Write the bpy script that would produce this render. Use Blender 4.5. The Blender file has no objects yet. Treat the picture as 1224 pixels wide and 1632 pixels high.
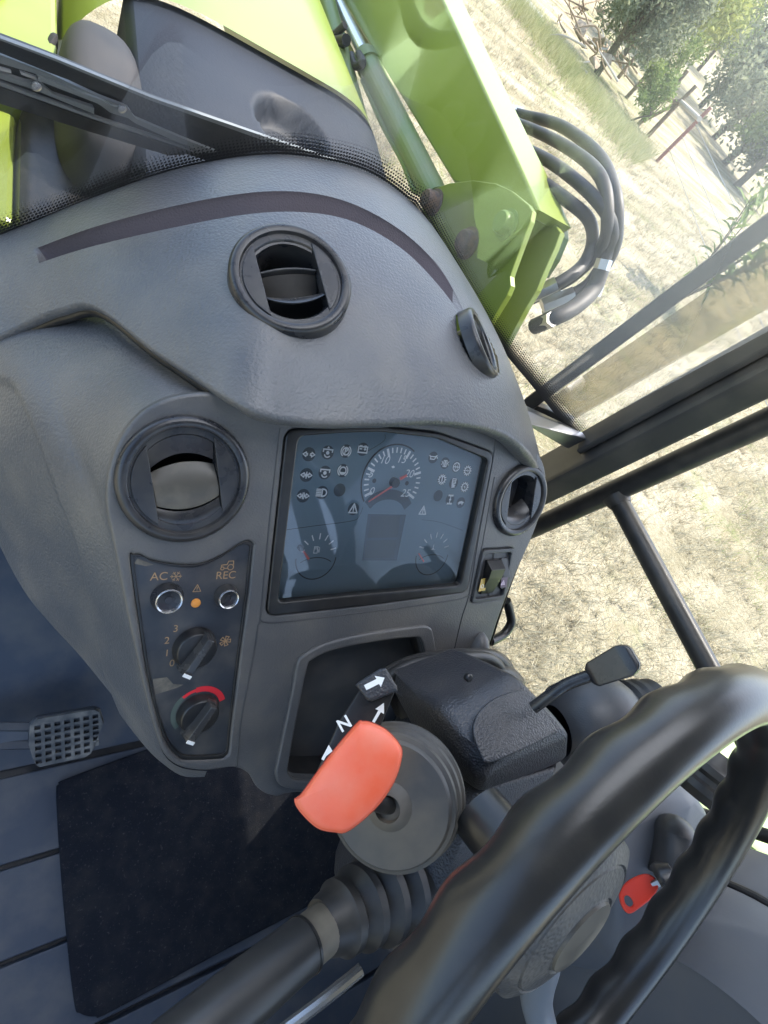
import bpy, bmesh, math, random
import numpy as np
from mathutils import Vector, Matrix, noise as mnoise
rnd = random.Random(7)
sc = bpy.context.scene
COL = sc.collection

# ------------------------------------------------------------------ camera
EYE = 2.30                                   # camera height over the field, metres
FPX, CX, CY = 832.0, 612.0, 816.0            # focal length and centre in photograph pixels
_x = np.array([1152, 26, 832.0]); _x /= np.linalg.norm(_x)      # tractor's right, from its vanishing point
_z = -np.array([-612, 484, 832.0]); _z -= _x * (_z @ _x); _z /= np.linalg.norm(_z)   # up, from the nadir
_y = np.cross(_z, _x)                        # forward
MW = np.array([_x, _y, _z])                  # camera (x right, y down, z in) -> tractor axes
cam = bpy.data.cameras.new('camera')
cam.sensor_fit = 'VERTICAL'; cam.sensor_height = 36.0; cam.lens = FPX / 1632 * 36.0
cam.clip_start = 0.02; cam.clip_end = 3000
camo = bpy.data.objects.new('camera', cam); COL.objects.link(camo)
r_, d_, f_ = MW[:, 0], MW[:, 1], MW[:, 2]
camo.matrix_world = Matrix(((r_[0], -d_[0], -f_[0], 0), (r_[1], -d_[1], -f_[1], 0), (r_[2], -d_[2], -f_[2], EYE), (0, 0, 0, 1)))
sc.camera = camo
sc.render.resolution_x = 768; sc.render.resolution_y = 1024

# ------------------------------------------------------------------ light
SUN = Vector((0.47, 0.10, 0.88)).normalized()          # towards the sun: right of the tractor, a little ahead
world = bpy.data.worlds.new('World'); sc.world = world; world.use_nodes = True
wn = world.node_tree.nodes; wl = world.node_tree.links
sky = wn.new('ShaderNodeTexSky'); sky.sky_type = 'NISHITA'; sky.sun_disc = False
sky.sun_elevation = math.asin(SUN.z); sky.sun_rotation = math.atan2(SUN.x, SUN.y)
sky.air_density = 1.2; sky.dust_density = 2.5; sky.ozone_density = 1.0
wn['Background'].inputs['Strength'].default_value = 0.15
wl.new(sky.outputs[0], wn['Background'].inputs['Color'])
sl = bpy.data.lights.new('sun', 'SUN'); sl.energy = 2.8; sl.angle = math.radians(0.53); sl.color = (1.0, 0.95, 0.86)
slo = bpy.data.objects.new('sun', sl); COL.objects.link(slo)
slo.rotation_euler = (-SUN).to_track_quat('-Z', 'Y').to_euler(); slo.location = (8, 4, 14)
vs = sc.view_settings; vs.view_transform = 'Standard'; vs.look = 'None'; vs.gamma = 1.0; vs.use_curve_mapping = False
vs.exposure = 2.0

# ------------------------------------------------------------------ from pixels to places (camera-relative metres, +EYE added on build)
A = lambda *v: np.array(v, float)
def ray(px, py): return MW @ A(px - CX, py - CY, FPX) / FPX
def pz(px, py, z): r = ray(px, py); return r * (z / r[2])
def py_(px, py, y): r = ray(px, py); return r * (y / r[1])
def px_(px, py, x): r = ray(px, py); return r * (x / r[0])
def pd(px, py, d): return ray(px, py) * d
def unit(v): v = np.asarray(v, float); return v / np.linalg.norm(v)
def proj(P):
    c = MW.T @ np.asarray(P, float); return CX + FPX * c[0] / c[2], CY + FPX * c[1] / c[2]
def plane_hit(px, py, O, N):
    r = ray(px, py); return r * ((O @ N) / (r @ N))
TILT = math.radians(48)
FU = A(1, 0, 0); FV = A(0, math.sin(TILT), math.cos(TILT)); FN = A(0, -math.cos(TILT), math.sin(TILT))
FO = ray(605, 830) * 0.61                      # centre of the instrument cluster
def pf(px, py, off=0.0): return plane_hit(px, py, FO + FN * off, FN)
def f2(px, py, off=0.0): P = pf(px, py, off) - FO; return A(P @ FU, P @ FV)
def F3(u, v, w=0.0): return FO + FU * u + FV * v + FN * w

# ------------------------------------------------------------------ mesh helpers: everything is (verts Nx3, faces)
def merge(*ms):
    V, Fc, o = [], [], 0
    for v, f in ms:
        v = np.asarray(v, float).reshape(-1, 3); V.append(v); Fc += [tuple(i + o for i in q) for q in f]; o += len(v)
    return np.concatenate(V), Fc
def grid(P, cu=False, cv=False):
    P = np.asarray(P, float); n, m = P.shape[:2]; f = []
    for i in range(n - (0 if cu else 1)):
        for j in range(m - (0 if cv else 1)):
            a, b = i * m + j, i * m + (j + 1) % m
            c, d = ((i + 1) % n) * m + (j + 1) % m, ((i + 1) % n) * m + j
            f.append((a, b, c, d))
    return P.reshape(-1, 3), f
def spl(pts, n=8, closed=False):
    P = np.asarray(pts, float); m = len(P); out = []
    for i in range(m if closed else m - 1):
        if closed: a, b, c, d = P[(i - 1) % m], P[i], P[(i + 1) % m], P[(i + 2) % m]
        else: a, b, c, d = P[max(i - 1, 0)], P[i], P[i + 1], P[min(i + 2, m - 1)]
        for k in range(n):
            t = k / n
            out.append(0.5 * (2 * b + (c - a) * t + (2 * a - 5 * b + 4 * c - d) * t * t + (3 * b - a - 3 * c + d) * t ** 3))
    if not closed: out.append(P[-1])
    return np.array(out)
def fillet(P, r, n=6):
    P = [np.asarray(p, float) for p in P]; m = len(P); out = []
    for i in range(m):
        a, b, c = P[i - 1], P[i], P[(i + 1) % m]
        da, dc = np.linalg.norm(a - b), np.linalg.norm(c - b); k = min(r, .45 * da, .45 * dc)
        p, q = b + (a - b) / da * k, b + (c - b) / dc * k
        for t in np.linspace(0, 1, n): out.append(p * (1 - t) ** 2 + 2 * b * t * (1 - t) + q * t * t)
    return np.array(out)
def resample(P, n):
    P = np.asarray(P, float); s = np.r_[0, np.cumsum(np.linalg.norm(np.diff(P, axis=0), axis=1))]
    t = np.linspace(0, s[-1], n)
    return np.stack([np.interp(t, s, P[:, k]) for k in range(P.shape[1])], 1)
def tube(path, rad, n=16, caps=True, closed=False):
    P = np.asarray(path, float); m = len(P)
    R = np.full(m, rad) if np.isscalar(rad) else np.asarray(rad, float)
    T = np.roll(P, -1, 0) - np.roll(P, 1, 0) if closed else np.gradient(P, axis=0)
    T /= np.linalg.norm(T, axis=1)[:, None]
    up = A(0, 0, 1) if abs(T[0][2]) < .9 else A(1, 0, 0)
    u = unit(np.cross(T[0], up)); rows = []
    for i in range(m):
        u = u - T[i] * (u @ T[i]); u = unit(u); w = np.cross(T[i], u)
        a = np.arange(n) * 2 * math.pi / n
        rows.append(P[i] + R[i] * (np.cos(a)[:, None] * u + np.sin(a)[:, None] * w))
    V, f = grid(np.array(rows), cu=closed, cv=True)
    if caps and not closed: f += [tuple(range(n - 1, -1, -1)), tuple((m - 1) * n + k for k in range(n))]
    return V, f
def frame(N, up=(0, 0, 1)):
    N = unit(N); up = A(*up)
    if abs(N @ up) > .98: up = A(0, 1, 0)
    U = unit(np.cross(up, N)); return U, np.cross(N, U), N
def lathe(prof, O, N, n=40, up=(0, 0, 1)):
    U, V, N = frame(N, up); a = np.arange(n) * 2 * math.pi / n
    rows = [O + N * w + r * (np.cos(a)[:, None] * U + np.sin(a)[:, None] * V) for r, w in prof]
    M = grid(np.array(rows), cv=True); f = M[1]
    if prof[-1][0] > 1e-6: f = f + [tuple((len(prof) - 1) * n + k for k in range(n))]
    return M[0], f
def bevelled(V, f, w, seg=2):
    bm = bmesh.new(); vs_ = [bm.verts.new(tuple(v)) for v in V]
    for q in f: bm.faces.new([vs_[i] for i in q])
    bmesh.ops.recalc_face_normals(bm, faces=bm.faces)
    if w > 0: bmesh.ops.bevel(bm, geom=list(bm.edges), offset=w, segments=seg, profile=.5, affect='EDGES', clamp_overlap=True)
    bm.verts.index_update()
    V2 = np.array([v.co[:] for v in bm.verts]); f2_ = [tuple(x.index for x in q.verts) for q in bm.faces]; bm.free(); return V2, f2_
def box(O, U, V, N, su, sv, sn, w=0.0, seg=2):
    O, U, V, N = map(lambda q: np.asarray(q, float), (O, U, V, N)); c = []
    for i in (-.5, .5):
        for j in (-.5, .5):
            for k in (-.5, .5): c.append(O + U * su * i + V * sv * j + N * sn * k)
    f = [(0, 1, 3, 2), (4, 6, 7, 5), (0, 4, 5, 1), (2, 3, 7, 6), (0, 2, 6, 4), (1, 5, 7, 3)]
    return bevelled(np.array(c), f, w, seg)
def bar(a, b, wu, wv, up=(0, 0, 1), w=0.0):
    a, b = np.asarray(a, float), np.asarray(b, float); U, V, N = frame(b - a, up)
    return box((a + b) / 2, U, V, N, wu, wv, np.linalg.norm(b - a), w)
def hull(pts, w=0.0, seg=2):
    bm = bmesh.new()
    for p in pts: bm.verts.new(tuple(p))
    r = bmesh.ops.convex_hull(bm, input=bm.verts)
    bmesh.ops.delete(bm, geom=[g for g in set(r['geom_interior'] + r['geom_unused']) if isinstance(g, bmesh.types.BMVert)], context='VERTS')
    bmesh.ops.dissolve_limit(bm, angle_limit=math.radians(4), verts=bm.verts, edges=bm.edges)
    bm.verts.index_update(); V = np.array([v.co[:] for v in bm.verts]); f = [tuple(x.index for x in q.verts) for q in bm.faces]; bm.free()
    return bevelled(V, f, w, seg)
def plate(loops, O, U, V, N, t=.002, b=0.0, w0=0.0, res=2):
    """flat plate with holes from 2-D loops; its back lies at w0, its front at w0+t along N; b = edge rounding"""
    cu = bpy.data.curves.new('c', 'CURVE'); cu.dimensions = '2D'; cu.fill_mode = 'BOTH' if t > 0 else 'FRONT'
    cu.extrude = max(t / 2 - b, 0); cu.bevel_depth = b; cu.bevel_resolution = res; cu.offset = -b
    for lp in loops:
        s = cu.splines.new('POLY'); s.points.add(len(lp) - 1)
        for p, q in zip(s.points, lp): p.co = (q[0] * 10, q[1] * 10, 0, 1)
        s.use_cyclic_u = True
    cu.extrude *= 10; cu.bevel_depth *= 10; cu.offset *= 10
    ob = bpy.data.objects.new('c', cu); COL.objects.link(ob)
    me = bpy.data.meshes.new_from_object(ob.evaluated_get(bpy.context.evaluated_depsgraph_get()))
    W = np.array([v.co[:] for v in me.vertices]) / 10; f = [tuple(p.vertices) for p in me.polygons]
    bpy.data.objects.remove(ob); bpy.data.curves.remove(cu); bpy.data.meshes.remove(me)
    P = O + W[:, :1] * U + W[:, 1:2] * V + (W[:, 2:3] + w0 + t / 2) * N
    return P, f
def text(s, size, O, U, V, N, t=.0002, w0=0.0, shear=0.0, bold=0.0):
    cu = bpy.data.curves.new('t', 'FONT'); cu.body = s; cu.size = 1; cu.align_x = 'CENTER'; cu.align_y = 'CENTER'; cu.shear = shear; cu.offset = bold
    ob = bpy.data.objects.new('t', cu); COL.objects.link(ob)
    me = bpy.data.meshes.new_from_object(ob.evaluated_get(bpy.context.evaluated_depsgraph_get()))
    W = np.array([v.co[:] for v in me.vertices]) * size; f = [tuple(p.vertices) for p in me.polygons]
    bpy.data.objects.remove(ob); bpy.data.curves.remove(cu); bpy.data.meshes.remove(me)
    return O + W[:, :1] * U + W[:, 1:2] * V + w0 * N, f
KW = 1.0
def stroke(pts, wd, closed=False):
    """flat ribbon in 2-D -> list of quads [(4 points)]"""
    P = [A(*p) for p in pts]; wd = wd * KW
    if closed: P.append(P[0])
    q = []
    for a, b in zip(P[:-1], P[1:]):
        d = b - a; L = np.linalg.norm(d)
        if L < 1e-9: continue
        d /= L; n = A(-d[1], d[0]) * wd / 2; e = d * wd * .35
        q.append((a - e - n, b + e - n, b + e + n, a - e + n))
    return q
def arc(cx, cy, r, a0, a1, n=16, ry=None):
    ry = ry or r; return [(cx + r * math.cos(math.radians(a)), cy + ry * math.sin(math.radians(a))) for a in np.linspace(a0, a1, n)]
def flat(polys, O, U, V, N, w0=0.0):
    Vv, f = [], []
    for k, q in enumerate(polys):
        i = len(Vv); Vv += [O + p[0] * U + p[1] * V + (w0 + k * 2e-6) * N for p in q]; f.append(tuple(range(i, i + len(q))))
    return np.array(Vv), f

# ------------------------------------------------------------------ objects
ORG = {}
def setp(o, label=None, cat=None, group=None, kind=None):
    for k, v in (('label', label), ('category', cat), ('group', group), ('kind', kind)):
        if v: o[k] = v
    return o
def thing(name, label, cat, loc, group=None):
    o = bpy.data.objects.new(name, None); COL.objects.link(o); o.empty_display_size = .05
    loc = np.asarray(loc, float); o.location = loc + A(0, 0, EYE); ORG[o.name] = loc
    return setp(o, label, cat, group)
def mesh(name, M, mats, smooth=35, mat_fn=None):
    V, f = M; me = bpy.data.meshes.new(name)
    me.from_pydata([tuple(v) for v in V], [], f); me.update()
    bm = bmesh.new(); bm.from_mesh(me); bmesh.ops.remove_doubles(bm, verts=bm.verts, dist=1e-6)
    bmesh.ops.recalc_face_normals(bm, faces=bm.faces); bm.to_mesh(me); bm.free()
    mats = mats if isinstance(mats, (list, tuple)) else [mats]
    for m in mats: me.materials.append(m)
    if smooth:
        me.polygons.foreach_set('use_smooth', [True] * len(me.polygons)); me.set_sharp_from_angle(angle=math.radians(smooth))
    return me
def part(name, M, mats, parent, smooth=35, label=None, kind=None, raw=False):
    org = ORG[parent.name]; V = np.asarray(M[0], float) - org
    me = mesh(name, (V, M[1]), mats, smooth)
    o = bpy.data.objects.new(name, me); COL.objects.link(o); o.parent = parent; ORG[o.name] = org
    if smooth and smooth <= 50 and len(me.polygons) < 30000:
        w = o.modifiers.new('weighted', 'WEIGHTED_NORMAL'); w.keep_sharp = True; w.weight = 90
    return setp(o, label, None, None, kind)
def solo(name, M, mats, label=None, cat=None, group=None, kind=None, smooth=35):
    V = np.asarray(M[0], float); org = A((V[:, 0].min() + V[:, 0].max()) / 2, (V[:, 1].min() + V[:, 1].max()) / 2, V[:, 2].min())
    me = mesh(name, (V - org, M[1]), mats, smooth)
    o = bpy.data.objects.new(name, me); COL.objects.link(o); o.location = org + A(0, 0, EYE); ORG[o.name] = org
    return setp(o, label, cat, group, kind)
def matidx(o, fn):
    for p in o.data.polygons: p.material_index = fn(p)

# ------------------------------------------------------------------ materials
def mat(name, col, rough=.5, metal=0.0, bump=None, var=None, coat=0.0, spec=.5, trans=0.0, sss=0.0, dust=None):
    m = bpy.data.materials.new(name); m.use_nodes = True; nt = m.node_tree; b = nt.nodes['Principled BSDF']
    b.inputs['Base Color'].default_value = (*col, 1); b.inputs['Roughness'].default_value = rough; b.inputs['Metallic'].default_value = metal
    b.inputs['Coat Weight'].default_value = coat; b.inputs['Coat Roughness'].default_value = .12; b.inputs['Specular IOR Level'].default_value = spec
    if sss: b.inputs['Subsurface Weight'].default_value = sss; b.inputs['Subsurface Radius'].default_value = (.02, .006, .003); b.inputs['Subsurface Scale'].default_value = .5
    tc = nt.nodes.new('ShaderNodeTexCoord')
    last = None
    if var:                                         # (scale, second colour, contrast lo, hi)
        n = nt.nodes.new('ShaderNodeTexNoise'); n.inputs['Scale'].default_value = var[0]; n.inputs['Detail'].default_value = 6; n.inputs['Roughness'].default_value = .6
        nt.links.new(tc.outputs['Object'], n.inputs['Vector'])
        r = nt.nodes.new('ShaderNodeMapRange'); r.inputs[1].default_value = var[2]; r.inputs[2].default_value = var[3]
        nt.links.new(n.outputs['Fac'], r.inputs[0])
        mx = nt.nodes.new('ShaderNodeMix'); mx.data_type = 'RGBA'; mx.inputs[6].default_value = (*col, 1); mx.inputs[7].default_value = (*var[1], 1)
        nt.links.new(r.outputs[0], mx.inputs[0]); nt.links.new(mx.outputs[2], b.inputs['Base Color']); last = mx
    if dust:                                        # (colour, amount, scale): dust lying on upward faces, patchy
        g = nt.nodes.new('ShaderNodeTexNoise'); g.inputs['Scale'].default_value = dust[2]; g.inputs['Detail'].default_value = 8
        nt.links.new(tc.outputs['Object'], g.inputs['Vector'])
        r2 = nt.nodes.new('ShaderNodeMapRange'); r2.inputs[1].default_value = .42; r2.inputs[2].default_value = .75; r2.inputs[3].default_value = 0; r2.inputs[4].default_value = dust[1]
        nt.links.new(g.outputs['Fac'], r2.inputs[0])
        m2 = nt.nodes.new('ShaderNodeMix'); m2.data_type = 'RGBA'; m2.inputs[6].default_value = (*col, 1); m2.inputs[7].default_value = (*dust[0], 1)
        nt.links.new(r2.outputs[0], m2.inputs[0])
        if last: nt.links.new(last.outputs[2], m2.inputs[6])
        nt.links.new(m2.outputs[2], b.inputs['Base Color'])
        ra = nt.nodes.new('ShaderNodeMath'); ra.operation = 'ADD'; ra.use_clamp = True; ra.inputs[1].default_value = rough
        sc_ = nt.nodes.new('ShaderNodeMath'); sc_.operation = 'MULTIPLY'; sc_.inputs[1].default_value = .4
        nt.links.new(r2.outputs[0], sc_.inputs[0]); nt.links.new(sc_.outputs[0], ra.inputs[0]); nt.links.new(ra.outputs[0], b.inputs['Roughness'])
    if bump:                                        # (kind, scale, strength, distance)
        t = nt.nodes.new('ShaderNodeTexVoronoi' if bump[0] == 'v' else 'ShaderNodeTexNoise'); t.inputs['Scale'].default_value = bump[1]
        if bump[0] == 'v': t.feature = 'SMOOTH_F1'
        else: t.inputs['Detail'].default_value = 3
        nt.links.new(tc.outputs['Object'], t.inputs['Vector'])
        bp = nt.nodes.new('ShaderNodeBump'); bp.inputs['Strength'].default_value = bump[2]; bp.inputs['Distance'].default_value = bump[3]
        nt.links.new(t.outputs[0], bp.inputs['Height']); nt.links.new(bp.outputs[0], b.inputs['Normal'])
    return m
DUST = (.30, .26, .20)
M = dict(
    cowl=mat('grained_grey_plastic', (.084, .089, .099), .33, bump=('n', 330, .8, .0013), var=(5, (.112, .115, .120), .4, .8), dust=(DUST, .22, 13)),
    fascia=mat('fascia_grey_plastic', (.074, .076, .081), .36, bump=('n', 480, .5, .0010), var=(7, (.098, .095, .092), .4, .8), dust=(DUST, .22, 16)),
    darkplastic=mat('dark_grey_plastic', (.040, .042, .047), .42, bump=('n', 600, .25, .0006), dust=(DUST, .10, 25)),
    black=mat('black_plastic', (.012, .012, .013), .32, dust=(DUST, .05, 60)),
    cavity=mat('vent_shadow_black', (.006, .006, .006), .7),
    vent=mat('vent_charcoal', (.020, .021, .025), .27, dust=(DUST, .12, 40)),
    ventflap=mat('dusty_vent_flap', (.070, .064, .054), .40, dust=((.24, .21, .155), .8, 22)),
    overlay=mat('control_overlay_film', (.028, .032, .040), .33, dust=(DUST, .18, 30)),
    leather=mat('grained_column_plastic', (.030, .031, .036), .38, bump=('v', 560, .6, .0012), dust=(DUST, .08, 25)),
    rubber=mat('black_rubber', (.020, .020, .021), .42, dust=(DUST, .12, 30)),
    gaiter=mat('dusty_gaiter_rubber', (.055, .054, .053), .45, dust=((.18, .155, .12), .7, 16)),
    rim=mat('steering_rim_rubber', (.019, .019, .020), .28, bump=('n', 480, .12, .0005), dust=(DUST, .05, 40)),
    orange=mat('orange_knob', (.80, .115, .045), .42, sss=.2, var=(16, (.82, .20, .115), .30, .80), bump=('n', 900, .15, .0004), dust=((.78, .45, .36), .22, 24)),
    red=mat('red_key_plastic', (.75, .05, .025), .35, sss=.1),
    white=mat('white_print', (.82, .82, .80), .5),
    iconp=mat('pale_print', (.85, .88, .90), .5),
    gold=mat('ochre_print', (.33, .21, .11), .5),
    dimprint=mat('dim_grey_print', (.16, .155, .15), .5),
    redp=mat('red_print', (.62, .02, .03), .45), green_p=mat('greenish_worn_print', (.075, .10, .085), .5),
    needle=mat('needle_red', (.80, .14, .11), .5),
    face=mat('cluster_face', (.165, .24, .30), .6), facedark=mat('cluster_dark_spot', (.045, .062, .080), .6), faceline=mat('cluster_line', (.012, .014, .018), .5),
    lcd=mat('lcd_glass', (.034, .036, .032), .3),
    amber=mat('amber_lens', (.75, .30, .06), .35), yellow=mat('yellow_switch_lens', (.55, .38, .08), .35), violet=mat('hazard_lens', (.10, .06, .10), .35), hazp=mat('hazard_print', (.75, .6, .75), .4),
    metal=mat('satin_metal', (.45, .45, .44), .32, 1.0, dust=(DUST, .2, 40)),
    chrome=mat('button_metal', (.62, .62, .63), .25, .9),
    steel=mat('polished_steel', (.62, .60, .56), .14, 1.0, bump=('n', 35, .12, .004)),
    frame=mat('cab_frame_paint', (.040, .040, .040), .40, bump=('n', 300, .1, .0006), dust=(DUST, .25, 9)),
    frametrim=mat('pale_seal_edge', (.30, .29, .27), .5),
    tubep=mat('handrail_black', (.028, .028, .027), .38, dust=(DUST, .2, 14)),
    floor=mat('floor_rubber_blue_grey', (.046, .058, .080), .5, bump=('n', 200, .2, .001), var=(5, (.058, .070, .090), .4, .7), dust=(DUST, .25, 15)),
    mat_=mat('carpet', (.020, .022, .029), .95, bump=('n', 700, 1.0, .004), var=(240, (.10, .10, .105), .60, .78), dust=((.12, .11, .09), .18, 35), spec=.1),
    pedal=mat('worn_pedal_rubber', (.07, .070, .068), .55, dust=((.34, .30, .25), .8, 40)),
    paint=mat('lime_green_paint', (.142, .192, .015), .36, coat=.25, dust=((.30, .31, .12), .22, 5)),
    paleg=mat('fender_green_paint', (.42, .62, .26), .4, dust=((.5, .48, .36), .4, 5)),
    paintdark=mat('green_casting', (.10, .17, .03), .45, dust=(DUST, .4, 12)),
    cyl=mat('cylinder_green', (.12, .18, .04), .38, dust=(DUST, .35, 8)),
    fairing=mat('fairing_dark_plastic', (.013, .017, .025), .55, bump=('n', 250, .2, .001), dust=((.08, .08, .085), .2, 4), spec=.25),
    bulge=mat('faded_fairing_plastic', (.026, .026, .029), .6, dust=((.085, .08, .075), .7, 5), spec=.25),
    hose=mat('hose_rubber', (.015, .015, .015), .5, dust=((.16, .145, .12), .5, 7)),
    rust=mat('rusty_bolt', (.15, .09, .055), .6, var=(60, (.07, .05, .04), .4, .6)),
    wiper=mat('wiper_black', (.012, .013, .013), .42, dust=(DUST, .12, 20)), wipermetal=mat('wiper_grey', (.17, .18, .175), .35, .3, dust=(DUST, .2, 20)),
    wood=mat('fence_wood', (.20, .14, .09), .8, var=(6, (.12, .08, .055), .4, .6)), woodw=mat('weathered_pale_wood', (.46, .41, .34), .85), twig=mat('brown_twigs', (.22, .165, .11), .9),
    redpost=mat('rusty_post', (.24, .10, .075), .7), wire=mat('fence_wire', (.4, .4, .4), .4, .8),
    bark=mat('bark', (.12, .095, .07), .9), stone=mat('pale_rock', (.30, .24, .17), .9, var=(5, (.18, .14, .10), .4, .6)),
    headliner=mat('headliner', (.25, .25, .25), .9), seat=mat('seat_fabric', (.03, .03, .032), .9),
    archp=mat('arch_trim_plastic', (.085, .095, .115), .5, bump=('n', 300, .15, .0006), dust=(DUST, .1, 10)),
)
# ------------------------------------------------------------------ glass
def glass_mat(name, veil=.0, veilcol=(.9, .9, .86), gloss=.06, tint=(1, 1, 1), patchy=0.0, corner_glare=0.0):
    m = bpy.data.materials.new(name); m.use_nodes = True; nt = m.node_tree; nt.nodes.remove(nt.nodes['Principled BSDF'])
    out = nt.nodes['Material Output']; tr = nt.nodes.new('ShaderNodeBsdfTransparent'); tr.inputs[0].default_value = (*tint, 1)
    gl = nt.nodes.new('ShaderNodeBsdfGlossy'); gl.inputs['Roughness'].default_value = .03
    fr = nt.nodes.new('ShaderNodeFresnel'); fr.inputs[0].default_value = 1.45
    mu = nt.nodes.new('ShaderNodeMath'); mu.operation = 'MULTIPLY'; mu.inputs[1].default_value = gloss / .04; mu.use_clamp = True
    nt.links.new(fr.outputs[0], mu.inputs[0])
    mx = nt.nodes.new('ShaderNodeMixShader'); nt.links.new(mu.outputs[0], mx.inputs[0]); nt.links.new(tr.outputs[0], mx.inputs[1]); nt.links.new(gl.outputs[0], mx.inputs[2])
    last = mx
    if veil:
        tl = nt.nodes.new('ShaderNodeBsdfTranslucent'); tl.inputs[0].default_value = (*veilcol, 1)
        df = nt.nodes.new('ShaderNodeBsdfDiffuse'); df.inputs[0].default_value = (*veilcol, 1)
        ad = nt.nodes.new('ShaderNodeMixShader'); ad.inputs[0].default_value = .5; nt.links.new(tl.outputs[0], ad.inputs[1]); nt.links.new(df.outputs[0], ad.inputs[2])
        m2 = nt.nodes.new('ShaderNodeMixShader'); m2.inputs[0].default_value = veil
        tc = nt.nodes.new('ShaderNodeTexCoord'); n = nt.nodes.new('ShaderNodeTexNoise'); n.inputs['Scale'].default_value = 7; n.inputs['Detail'].default_value = 7
        mp = nt.nodes.new('ShaderNodeMapping'); mp.inputs['Scale'].default_value = (1, 1, .25)
        nt.links.new(tc.outputs['Object'], mp.inputs[0]); nt.links.new(mp.outputs[0], n.inputs[0])
        r = nt.nodes.new('ShaderNodeMapRange'); r.inputs[1].default_value = .3; r.inputs[2].default_value = .75; r.inputs[3].default_value = veil * (1 - patchy); r.inputs[4].default_value = veil * (1 + patchy)
        nt.links.new(n.outputs[0], r.inputs[0])
        if corner_glare:  # washed-out glare painted in as veil, stronger to the upper right
            sx = nt.nodes.new('ShaderNodeSeparateXYZ'); nt.links.new(tc.outputs['Object'], sx.inputs[0])
            q = nt.nodes.new('ShaderNodeMath'); q.operation = 'MULTIPLY_ADD'; q.inputs[1].default_value = .55; nt.links.new(sx.outputs[2], q.inputs[0]); nt.links.new(sx.outputs[0], q.inputs[2])
            g = nt.nodes.new('ShaderNodeMapRange'); g.inputs[1].default_value = .80; g.inputs[2].default_value = 1.12; g.inputs[3].default_value = 0; g.inputs[4].default_value = corner_glare; nt.links.new(q.outputs[0], g.inputs[0])
            ad2 = nt.nodes.new('ShaderNodeMath'); ad2.operation = 'ADD'; nt.links.new(r.outputs[0], ad2.inputs[0]); nt.links.new(g.outputs[0], ad2.inputs[1]); nt.links.new(ad2.outputs[0], m2.inputs[0])
        else: nt.links.new(r.outputs[0], m2.inputs[0])
        nt.links.new(mx.outputs[0], m2.inputs[1]); nt.links.new(ad.outputs[0], m2.inputs[2]); last = m2
    nt.links.new(last.outputs[0], out.inputs['Surface']); return m
M["hubp"] = mat("hub_grained_plastic", (.05,.05,.052), .5, bump=("v", 330, .6, .0012), dust=(DUST, .35, 25)); M["spoke"] = mat("spoke_grey_paint", (.16,.18,.21), .4); M["steelbar"] = mat("worn_steel_bar", (.32,.32,.33), .3, .9, dust=(DUST,.3,30))
M['windglass'] = glass_mat('dusty_glare_windscreen_glass', .007, gloss=.016, patchy=.6, corner_glare=.30)  # faint dust film; the corner value is painted glare
M['sideglass'] = glass_mat('side_window_glass', .015, gloss=.03)
M['clusterglass'] = glass_mat('cluster_lens', .03, (.55, .75, .95), gloss=.075, patchy=.1)

# ------------------------------------------------------------------ dashboard
dash = thing('dashboard', 'grey moulded tractor dashboard with round vents and instrument cluster', 'dashboard', A(.36, .25, -.66))

# upper cowl: lip (rear edge) and windscreen edge as places, lofted
LIP = [(-60, 560, 'z', -.565), (25, 520, 'z', -.52), (90, 492, 'z', -.475), (150, 487, 'z', -.44), (250, 560, 'z', -.402), (380, 641, 'f', .026), (480, 669, 'f', .036), (600, 671, 'f', .040), (710, 668, 'f', .040), (800, 686, 'f', .034), (848, 726, 'f', .022), (868, 775, 'f', -.03)]
WIN = [(-110, 410, 'z', -.565), (-35, 384, 'z', -.52), (60, 348, 'z', -.48), (150, 312, 'z', -.43), (270, 270, 'z', -.385), (400, 246, 'z', -.338), (500, 250, 'z', -.318), (600, 280, 'z', -.314), (682, 350, 'z', -.338), (733, 440, 'z', -.40), (762, 540, 'z', -.47), (785, 640, 'z', -.54)]
def place(q): return pz(q[0], q[1], q[3]) if q[2] == 'z' else pf(q[0], q[1], q[3])
lipc = spl([place(q) for q in LIP], 16); winc = spl([place(q) for q in WIN], 16)
NU, NV = 231, 120
lipc = np.stack([np.interp(np.linspace(0, 1, NU), np.linspace(0, 1, len(lipc)), lipc[:, k]) for k in range(3)], 1)
winc = np.stack([np.interp(np.linspace(0, 1, NU), np.linspace(0, 1, len(winc)), winc[:, k]) for k in range(3)], 1)
tt = np.linspace(0, 1, NV)
uu = np.linspace(0, 11, NU)
bul = np.interp(uu, [0, 3, 5, 8, 9.5, 11], [.0, .012, .022, .024, .03, .03])
def cowl_base(i0, v):                                      # i0: index array, v: array
    P = lipc[i0] * (1 - v)[:, None] + winc[i0] * v[:, None]
    P[:, 2] += bul[i0] * 4 * v * (1 - v)
    return P
GU = spl([(40, 402), (62, 394), (150, 362), (270, 330), (390, 308), (480, 306), (560, 324), (640, 368), (700, 426), (736, 490), (750, 530)], 12)   # far edge of the defroster slot
GL = spl([(50, 426), (72, 416), (150, 392), (270, 364), (390, 342), (480, 338), (560, 352), (640, 396), (700, 456), (740, 512), (754, 550)], 12)   # near edge
vf = np.linspace(.3, .98, 140); vl_, vu_, dep = np.full(NU, np.nan), np.full(NU, np.nan), np.zeros(NU)
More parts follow.
